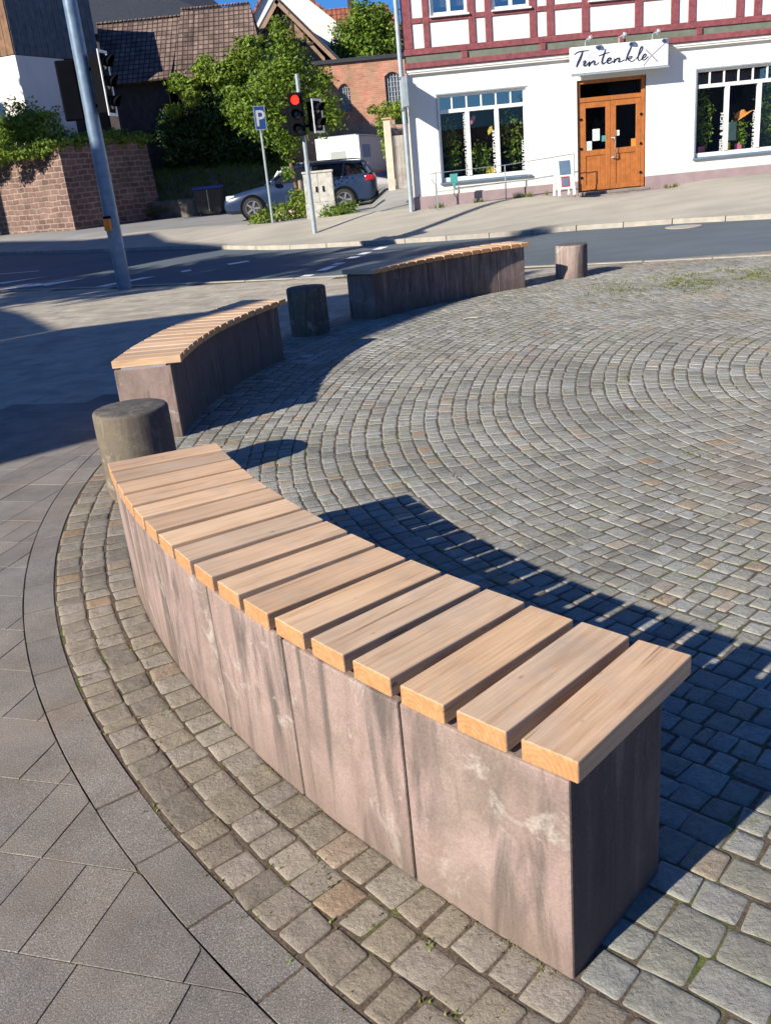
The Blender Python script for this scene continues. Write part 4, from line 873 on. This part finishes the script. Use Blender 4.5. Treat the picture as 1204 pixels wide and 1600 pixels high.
# gate with concrete pillar and creeper
gz=terr(1.2,28)-.03
gt=thing('garden_gate','weathered grey plank gate beside a pale concrete pillar with a red tile cap','gate',(1.12,28,gz))
m=MB(); m.box(-.10,.10,-.1,.1,0,1.92); m.build('pillar',M['post'],gt,bevel=.01,seg=1)
m=MB(); m.box(-.14,.14,-.14,.14,1.922,1.97); m.build('pillar_cap',M['brick'],gt,bevel=.01,seg=1)
m=MB()
for i in range(7): m.box(.125+i*.105,.125+i*.105+.098,-.015,.015,.04,1.48)
m.build('gate_leaf',M['gatew'],gt); m=MB(); m.box(.12,.86,.016,.05,.3,.4); m.box(.12,.86,.016,.05,1.2,1.3); m.build('cross_bar',M['gatew'],gt)
cr=thing('creeper','bright green creeper hanging over the gate pillar','climbing plant',(1.2,28.3,gz+1.9))
leaves('foliage',[(.1,0,.25,.45,.3,.25),(.45,0,.3,.35,.3,.22),(-.2,.1,-.1,.2,.15,.45),(-.15,.1,-.7,.13,.1,.35),(-.45,.1,.35,.15,.1,.15)],2200,.05,M['leafy'],cr,seed=5)
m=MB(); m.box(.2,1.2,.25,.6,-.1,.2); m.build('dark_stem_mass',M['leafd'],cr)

# ================================================================ background buildings
def poly_prism(m,pts,d0,d1): # pts in xz, extruded along y
    m.hull([Vector((a,d0,b)) for a,b in pts],[Vector((a,d1,b)) for a,b in pts])
K=46/42.; 
bb=thing('brick_building','old orange brick building with arched barred windows behind the camper','building',(0,46,0))
AW=[(-.25,.27,4.15,5.35),(1.92,2.62,4.2,5.65)]
wall_xz('wall',-3.2,5.0,3.60,6.22,46,46.3,[(a,b,c,d) for a,b,c,d in AW],M['brick'],bb)
m=MB(); m.box(-3.2,5.0,-.01,.3,0,3.598); m.build('lower_wall',M['brickp'],bb)
m=MB(); m.box(-3.2,5,.301,8,0,6.2); m.build('side_walls',M['brick'],bb)
m=MB(); m.box(-3.3,5.1,-.12,8,6.222,6.38); m.build('roof',M['darkroof'],bb)
for a,b,c,d in AW:
    m=MB(); n=8; 
    for i in range(n): # brick arch filling the corners
        x0=a+(b-a)*i/n; x1=a+(b-a)*(i+1)/n; f=lambda x:d-.18*(abs(2*(x-a)/(b-a)-1))**2
        m.add([(x0,.0,f(x0)),(x1,.0,f(x1)),(x1,.0,d),(x0,.0,d),(x0,.2,f(x0)),(x1,.2,f(x1)),(x1,.2,d),(x0,.2,d)],[(0,1,2,3),(4,5,6,7),(0,1,5,4)])
    m.build('window_arch',M['brick'],bb)
    m=MB(); m.box(a,b,.16,.17,c,d); w_=m.build('window',M['panel'],bb)
    m=MB(); nx=5
    for i in range(1,nx): m.box(a+(b-a)*i/nx-.012,a+(b-a)*i/nx+.012,.10,.125,c,d)
    for j in range(1,7): m.box(a,b,.126,.14,c+(d-c)*j/7-.01,c+(d-c)*j/7+.01)
    m.build('bars',M['cab'],w_)
tree(1.35,49,0,[(0,0,5.0),(0,0,6.5),(0,0,7.5)],[(0,0,8.0,1.1),(-.9,0,7.5,.95),(.9,0,7.6,.95),(-1.3,0,6.9,.7),(.3,0,7.0,1.2),(1.3,0,7.0,.8),(-.3,0,8.5,.6),(.7,0,8.4,.6)],8000,.10,'leaf','dense round tree growing behind the flat-topped brick building','trees beyond the roofs',7)
# gabled timber building with overhanging barge boards
gb=thing('timber_gable_house','gabled house with brown barge boards and timbered gable behind the young maple','building',(0,47,0))
k=47/46.
def kz(z): return 1.6+(z-1.6)*k
m=MB(); poly_prism(m,[(-4.4,3),(-.75,3),(-.75,6.6),(-2.62,8.9),(-4.4,6.7)],0,6); m.build('wall',M['bwood'],gb)
m=MB(); 
for (a,b,c,d) in ((-2.66,9.12,-.1,6.35),(-2.66,9.12,-4.9,6.3)):
    dx,dz=c-a,d-b; L_=math.hypot(dx,dz); nx_,nz=-dz/L_,dx/L_; 
    if nz<0: nx_,nz=-nx_,-nz
    th=.17; poly_prism(m,[(a,b),(c,d),(c+nx_*th*-1,d-nz*th),(a-nx_*th,b-nz*th)],-.55,-.45)
m.build('barge_board',simple('barge_wood',(.33,.215,.155),.8,0,.15,3),gb)
m=MB()
for (a,b,c,d) in ((-2.66,9.14,-.05,6.33),(-2.66,9.14,-4.95,6.28)):
    poly_prism(m,[(a,b),(c,d),(c,d+.14),(a,b+.14)],-.44,6.5)
m.build('roof',M['darkroof'],gb)
m=MB()
for x in (-3.1,-2.6,-2.1,-1.6): m.box(x-.04,x+.04,-.04,-.001,6.6,8.9-abs(x+2.62)*1.15)
m.box(-3.9,-1.2,-.05,-.041,7.2,7.3); m.build('timber',M['dwood'],gb)
m=MB(); m.box(-1.9,-1.1,-.03,-.002,5.6,6.5); m.build('window',M['panel'],gb)
# white gable house behind, red roofed house
wh=thing('white_house','white plastered house with a steep gable behind the timber gable','building',(0,52,0)); k=52/50.
m=MB(); poly_prism(m,[(-6.5,3),(.2,3),(.2,7.6),(-.1,8.9),(-3.0,11.2),(-6.5,6.2)],0,8); m.build('wall',M['plaster'],wh)
m=MB(); 
for (a,b,c,d) in ((-2.9,11.15,.4,8.35),(-2.9,11.15,-6.9,5.7)): poly_prism(m,[(a,b),(c,d),(c,d+.16),(a,b+.16)],-.2,8.2)
m.build('roof',M['rtiler'],wh)
rh=thing('red_roofed_house','house with a broad red pantile roof behind the round tree','building',(0,56,0))
m=MB(); m.box(-3,3.6,1,7,3,8.4); m.build('wall',M['plaster'],rh)
m=MB(); m.hull([Vector((-3.5,0,8.0)),Vector((-3.5,8,8.0)),Vector((-3.5,4,10.55))],[Vector((4.1,0,8.0)),Vector((4.1,8,8.0)),Vector((2.9,4,10.5))]); m.build('roof',M['rtiler'],rh)
m=MB(); m.box(.7,1.05,3.9,4.2,10.3,10.9); m.build('chimney',M['dwood'],rh)
# two barns with brown tiles
def barn(label,ex0,ex1,ez,rx0,rx1,rz_,ye,yr,wallm):
    t=thing('barn',label,'barn',((ex0+ex1)/2,ye,0)); ox=(ex0+ex1)/2; dy=yr-ye
    m=MB(); m.hull([Vector((ex0+.2-ox,.3,2)),Vector((ex0+.2-ox,2*dy-.3,2)),Vector((ex0+.2-ox,2*dy-.3,ez)),Vector((rx0+.2-ox,dy,rz_-.15)),Vector((ex0+.2-ox,.3,ez))],[Vector((ex1-.25-ox,.3,2)),Vector((ex1-.25-ox,2*dy-.3,2)),Vector((ex1-.25-ox,2*dy-.3,ez)),Vector((rx1-.25-ox,dy,rz_-.15)),Vector((ex1-.25-ox,.3,ez))]); m.build('wall',M[wallm],t)
    n=24; nn=10; vs=[];m=MB()
    G=random.Random(int(ex0*10))
    wav=[G.gauss(0,.02) for _ in range(n+1)]
    for i in range(n+1):
        for j in range(nn+1):
            f=i/n; g_=j/nn; x=(ex0+(ex1-ex0)*f)*(1-g_)+(rx0+(rx1-rx0)*f)*g_; vs.append((x-ox,-.25*(1-g_)+dy*g_,ez+(rz_-ez)*g_-.06*math.sin(PI*f)+wav[i]*.5))
    fs=[(i*(nn+1)+j,(i+1)*(nn+1)+j,(i+1)*(nn+1)+j+1,i*(nn+1)+j+1) for i in range(n) for j in range(nn)]
    m.add(vs,fs); m.add([(x,2*dy-y+.0,z) for x,y,z in vs],fs); o=m.build('roof',M['rtile'],t)
    md=o.modifiers.new('thick','SOLIDIFY'); md.thickness=.10; md.offset=-1
    m=MB()
    for i in range(22):
        x0=rx0+(rx1-rx0)*i/22-ox; x1=rx0+(rx1-rx0)*(i+1)/22-ox-.012; m.box(x0,x1,dy-.10,dy+.10,rz_-.02,rz_+.07)
    m.build('ridge_tiles',M['rtile'],t,bevel=.03,seg=1)
    return t
barn('barn with sagging brown tiled roof, left of the two brown roofs',-9.9,-7.15,5.9,-10.6,-6.85,8.60,42,45.2,'dwood')
barn('barn with darker brown tiled roof ending in a black gable, right of the two',-7.13,-3.15,5.75,-6.83,-3.80,8.86,42.0,45.3,'dwood')
m=None
db=thing('dark_roofed_barn','tall barn with a black slate roof behind the brown tiled barns','barn',(-8.5,52,0))
m=MB(); m.box(-4,4,0,8,2,9.2); m.build('wall',M['dwood'],db)
m=MB(); m.hull([Vector((-4.3,-.4,9.2)),Vector((-4.3,8.4,9.2)),Vector((-4.3,4,13))],[Vector((3.6,-.4,9.0)),Vector((3.6,8.4,9.0)),Vector((1.2,4,11.6))]); m.build('roof',M['darkroof'],db)
# tall boarded house at the left
lh=thing('boarded_house','tall house with white rendered base and dark vertical boards, upper left','building',(-12.3,38.5,0))
A,B,Cc,D=(0,0),(2.1,4.3),(-4.7,7.5),(-6.8,3.0)
Bm=(1.15,2.35); m=MB(); m.prism([A,Bm,(-5.6,5.5),D],2,6.82); m.build('lower_wall',M['plaster'],lh)
m=MB(); m.prism([(1.12,2.36),B,Cc,(-5.6,5.51)],2,6.82); m.build('rear_wall',M['dwood'],lh)
m=MB()
def boards(P,Q,z0,z1,mat):
    P,Q=Vector(P),Vector(Q); L_=(Q-P).length; n=int(L_/.16); d=(Q-P)/n; nn=Vector((d.y,-d.x)).normalized(); mm=MB()
    for i in range(n):
        a=P+d*i+d*.04; b=P+d*(i+1)-d*.04; t_=.03+.008*(i%2); mm.prism([(a.x,a.y),(b.x,b.y),(b.x+nn.x*t_,b.y+nn.y*t_),(a.x+nn.x*t_,a.y+nn.y*t_)],z0,z1)
    return mm.build('boarding',mat,lh)
m.prism([A,B,Cc,D],6.86,9.3); m.build('upper_wall',M['dwood'],lh)
boards(A,B,6.84,9.3,simple('boards_painted_shade',(.11,.13,.15),.85,0,.3,4)); boards(D,A,6.84,9.3,simple('boards_painted_sun',(.20,.11,.06),.85,0,.35,4))  # sun and shade put into the board colours: blue-grey shaded face, brown lit face
m=MB(); m.prism([(.05,-.1),(2.2,4.35),(-4.7,7.6),(-6.9,2.95)],9.31,9.4); m.build('roof',M['darkroof'],lh)
# retaining wall of red blocks with its planting
rw=thing('retaining_wall','battered red sandstone block retaining wall at the left with a sharp corner','wall',(-10.55,35.7,0))
zc=.35
def face(m,P,Q,z0,z1p,z1q,batter):
    P,Q=Vector(P),Vector(Q); d=(Q-P).normalized(); nn=Vector((d.y,-d.x))
    return [Vector((P.x,P.y,z0)),Vector((Q.x,Q.y,z0)),Vector((Q.x,Q.y,z1q)),Vector((P.x,P.y,z1p))]
m=MB(); bt=.05
c0=(0,0); l0=(-9,6.6); r0=(2.55,3.9)
m.hull([Vector((-9,6.6,zc-.4)),Vector((0,0,zc-.4)),Vector((2.55,3.9,zc-.4)),Vector((-4,9,zc-.4))],[Vector((-8.95,6.75,3.35)),Vector((-.05,.12,3.35)),Vector((2.35,3.95,3.72)),Vector((-4,9,3.7))]); 
rwall=m.build('wall',M['swall'],rw)
gd=thing('hedge','mound of green shrubs growing on top of the retaining wall','hedge',(-12.3,37.2,3.3))
leaves('foliage',[(1.3,-1.0,.15,.7,.5,.35),(1.0,-.6,.75,.85,.6,.8),(.3,-.5,.95,.9,.6,.75),(-.5,-.3,.6,1.0,.6,.7),(-1.6,.2,.45,1.1,.6,.6),(-2.8,1.1,.5,1.2,.6,.6),(1.9,-.6,.2,.6,.45,.35),(2.5,.3,.25,.7,.5,.35),(3.2,1.3,.3,.7,.5,.3),(-4.2,2.2,.5,1.2,.6,.6),(3.9,2.3,.25,.5,.5,.25),(.4,-1.15,.0,.8,.3,.3),(-.9,-.9,-.05,.9,.3,.3),(-2.4,.15,-.05,1.0,.3,.3)],24000,.07,M['leafy'],gd,seed=21)
# low mossy wall, grass bank
lw=MB(); lw.prism([(-8.6,39.3),(-6.45,38.3),(-6.3,38.55),(-8.5,39.7)],.2,1.12); o=lw.build('low_wall',M['lowst'],bevel=.06,seg=1); tag(o,'low mossy stone wall between the red wall and the bin','wall')
xs_=lin(-9.5,-1.2,34)
gbk=sheet('grass_bank',xs_,lin(0,1,12),lambda x,t:38.75+3.4*t,0,M['earth'],lambda x,y:.75+1.55*S((y-38.7)/3.4)*(1 if x<-3 else 1)-.25*max(0,x+5)*.4)
G=random.Random(4); pts=[]
for _ in range(3600):
    x=G.uniform(-9.3,-1.4); y=38.8+3.3*G.random(); pts.append((x,y,.75+1.55*S((y-38.7)/3.4)-.25*max(0,x+5)*.4))
o=blades('bank_grass',pts,.16,M['leaf'],6); tag(o,'long shaded grass covering the bank above the bin','grass',kind='stuff')
iv=thing('ivy','dark ivy hanging down the barns, bright green where its top catches the sun','climbing plant',(-5.6,41.6,0))
leaves('foliage',[(-1.2,0,5.6,.5,.3,.4),(-.8,0,5.2,.5,.3,.5),(0,0,6.0,.6,.35,.5),(.6,0,5.7,.7,.4,.6),(1.3,0,6.0,.7,.4,.6),(1.9,0,6.5,.6,.4,.7),(2.1,.1,5.3,.6,.4,.7),(-1.6,.1,4.6,.4,.2,.3)],9000,.085,M['leafy'],iv,seed=31)  # sunlit top of the ivy painted with the brighter leaf colour
leaves('foliage',[(-1.6,.2,3.4,1.1,.3,1.2),(-.2,.2,4.2,1.2,.3,1.2),(0,.2,2.8,1.2,.3,1.0),(1.3,.2,4.4,1.2,.3,1.2),(1.6,.2,3.0,1.2,.3,1.1),(2.6,.2,4.0,.9,.3,1.6)],12000,.09,M['leafd'],iv,seed=32)  # shade over the lower ivy painted in with the dark leaf colour
# brick pier between ivy and maple (shaded brick wall under the timber gable)
m=MB(); m.box(-3.2,-1.0,43.5,43.9,.3,5.2); o=m.build('brick_wall',M['brickp']); tag(o,'shaded brick garden wall behind the maple trunk','wall')
# wheelie bin
bn=thing('wheelie_bin','large black refuse container with a bright blue lid beside the grass bank','bin',(-5.65,37.4,terr(-5.65,37.4)))
m=MB(); m.hull([Vector((-.45,-.35,.08)),Vector((.45,-.35,.08)),Vector((.45,.35,.08)),Vector((-.45,.35,.08))],[Vector((-.52,-.42,1.0)),Vector((.52,-.42,1.0)),Vector((.52,.42,1.0)),Vector((-.52,.42,1.0))]); m.build('body',M['binb'],bn,bevel=.03)
m=MB(); m.box(-.55,.55,-.46,.45,1.002,1.11); m.build('lid',M['bluelid'],bn,bevel=.03)
m=MB(); m.box(-.012,.012,-.435,-.40,.2,.98); m.build('seam',M['cab'],bn)
for x in (-.36,.36): m=MB(); m.lathe([(.03,-.03),(.09,-.03),(.09,.03),(.03,.03)],14,Matrix.Translation((x,-.33,.09))@Matrix.Rotation(R(90),4,'Y')); m.build('wheel',M['tyre'],bn)
m=MB(); m.box(-.45,1.6,.0,.18,0,.75); o=m.build('grey_panel',M['panel'],loc=(-4.5,38.3,.3)); tag(o,'low grey panel between the blue-lidded bin and the car bonnet','panel')

# ================================================================ the surroundings behind and left of the viewer (they throw the long shadows)
ca,sa=math.cos(SUN_AZ),math.sin(SUN_AZ); TH=math.tan(SUN_EL)
def aq(a,q): return Vector((a*ca-q*sa,a*sa+q*ca,0))
EA=Vector((ca,sa,0)); EQ=Vector((-sa,ca,0)); A0=-9.0
def hh(a): return (a-A0)*TH
def shade_house(name,label,prof,back,a0=A0,wall='plaster'):
    """prof: (q, how far the shadow reaches)"""
    t=thing(name,label,'house',aq(a0,prof[0][0]))
    o=aq(a0,prof[0][0]); P=[(aq(a0,q)-o,(a-a0)*TH) for q,a in prof]
    f=[Vector((p.x,p.y,z)) for p,z in P]; f=[Vector((f[0].x,f[0].y,-.1))]+f+[Vector((f[-1].x,f[-1].y,-.1))]
    b=[v-EA*back for v in f]; m=MB(); m.hull(f,b); m.build('wall',M[wall],t)
    for i,(u,v) in enumerate(zip(f[1:-1],f[2:-1])):
        m=MB(); n1=Vector((0,0,.06)); m.hull([u+n1*.2,v+n1*.2,v+n1,u+n1],[u-EA*back+n1*.2,v-EA*back+n1*.2,v-EA*back+n1,u-EA*back+n1]); m.build('roof',M['rtile'],t)
    return t
shade_house('corner_house','steep gabled house left of the viewer whose shadow falls across the second bench',[(6.06,2.2),(8.9,10.2),(11.9,4.15)],8)
shade_house('garage','low flat wing joined to the steep gabled house',[(11.92,4.1),(14.3,4.5),(24,4.9)],6)
shade_house('street_house','long tall house along the road to the left, outside the view',[(20.3,11.9),(23.6,12.2),(26.2,13.3),(29,12.2),(37,11.6),(50,11.6)],9,-11.0)
def shade_tree(label,base,blobs,n,size,rad,seed,mat='leaf'):
    bx_=aq(*base); bl=[]
    for (a0,q,h,rq,rh) in blobs:
        p=aq(a0,q)-bx_; bl.append((p.x,p.y,h,rq*.9,rq*.9,rh))
    t=thing('tree',label,'tree',bx_); m=MB(); hm=max(b[2] for b in bl); m.tube([(0,0,-.1),(0.05,0,hm*.5),(0,0,hm*.9)],[rad,rad*.8,rad*.4],9)
    for b in bl: m.tube([(0,0,hm*.8),Vector(b[:3])],[rad*.4,rad*.15],6)
    m.build('trunk',M['bark'],t); leaves('crown',bl,n,size,M[mat],t,shell=.15,seed=seed); return t
shade_tree('broad street tree left of the viewer, outside the view',(-6.5,16.5),[(-7,16.6,7.4,2.2,1.2),(-7,15.0,8.4,1.0,1.0),(-7,18.0,8.0,1.2,1.2),(-7,19.2,7.4,1.2,1.1),(-7,17.7,9.0,1.0,.6),(-7,13.9,9.3,.75,.8),(-7,16.3,9.0,1.3,.6),(-6.8,13.2,10.1,.5,.7),(-6.8,12.7,11.0,.45,.6)],4200,.22,.22,41)
shade_tree('very tall dense tree outside the view, added to shade the ivy and bank',(3.3,39.0),[(3.3,33.4,10.6,1.4,2.5),(3.3,35.6,11.5,1.9,2.2),(3.3,36.6,11.8,1.2,1.9)],16000,.24,.4,43,'leafd')  # added unseen tree, crown shaped to keep the ivy and bank in shadow
for i,(x,y,wd,h,rf_,lb) in enumerate(((-9,-34,11,6.5,'rtiler','cream house with a red roof standing behind the viewer'),(9,-36,15,2.6,'rtile','low brown-roofed bungalow standing behind the viewer'),(26,-33,15,6.2,'rtiler','wide house with a red roof far behind the viewer'))):
    t=thing('house',lb,'house',(x,y,0)); m=MB(); m.box(-wd/2,wd/2,-8,0,-.1,h); m.build('wall',M['post'],t)
    m=MB(); m.hull([Vector((-wd/2-.4,.5,h)),Vector((-wd/2-.4,-8.5,h)),Vector((-wd/2-.4,-4,h+(4 if h>4 else 1.5)))],[Vector((wd/2+.4,.5,h)),Vector((wd/2+.4,-8.5,h)),Vector((wd/2+.4,-4,h+(4 if h>4 else 1.5)))]); m.build('roof',M[rf_],t)
    for k in range(4):
        for z in ((1,3.8) if h>4 else (1,)):
            m=MB(); xx=-wd/2+wd*(k+.5)/4; m.box(xx-.5,xx+.5,.001,.04,z,z+1.4); m.build('window',M['panel'],t)
for x,y,lb,sd in ((-1,-25,'round tree behind the viewer in front of the cream houses',51),(17,-29,'second round tree behind the viewer, farther right',52),(34,-24,'third tree behind the viewer, farthest right',53)):
    tree(x,y,0,[(0,0,-.1),(0,0,3),(0,0,6)],[(0,0,6,2.6),(1.5,0,5,2),(-1.5,0,5,2),(0,0,7.8,1.6)],2600,.28,'leafd',lb,None,sd,.25)

m=MB(); m.tube([(-.11,-.02,.008),(-.03,.005,.012),(.05,0,.009),(.12,.02,.01)],[.006,.009,.008,.004],6); o=m.build('wood_stick',M['post'],loc=(1.13,9.66,.004)); tag(o,'short pale stick lying on the setts in front of the farthest bench','stick')
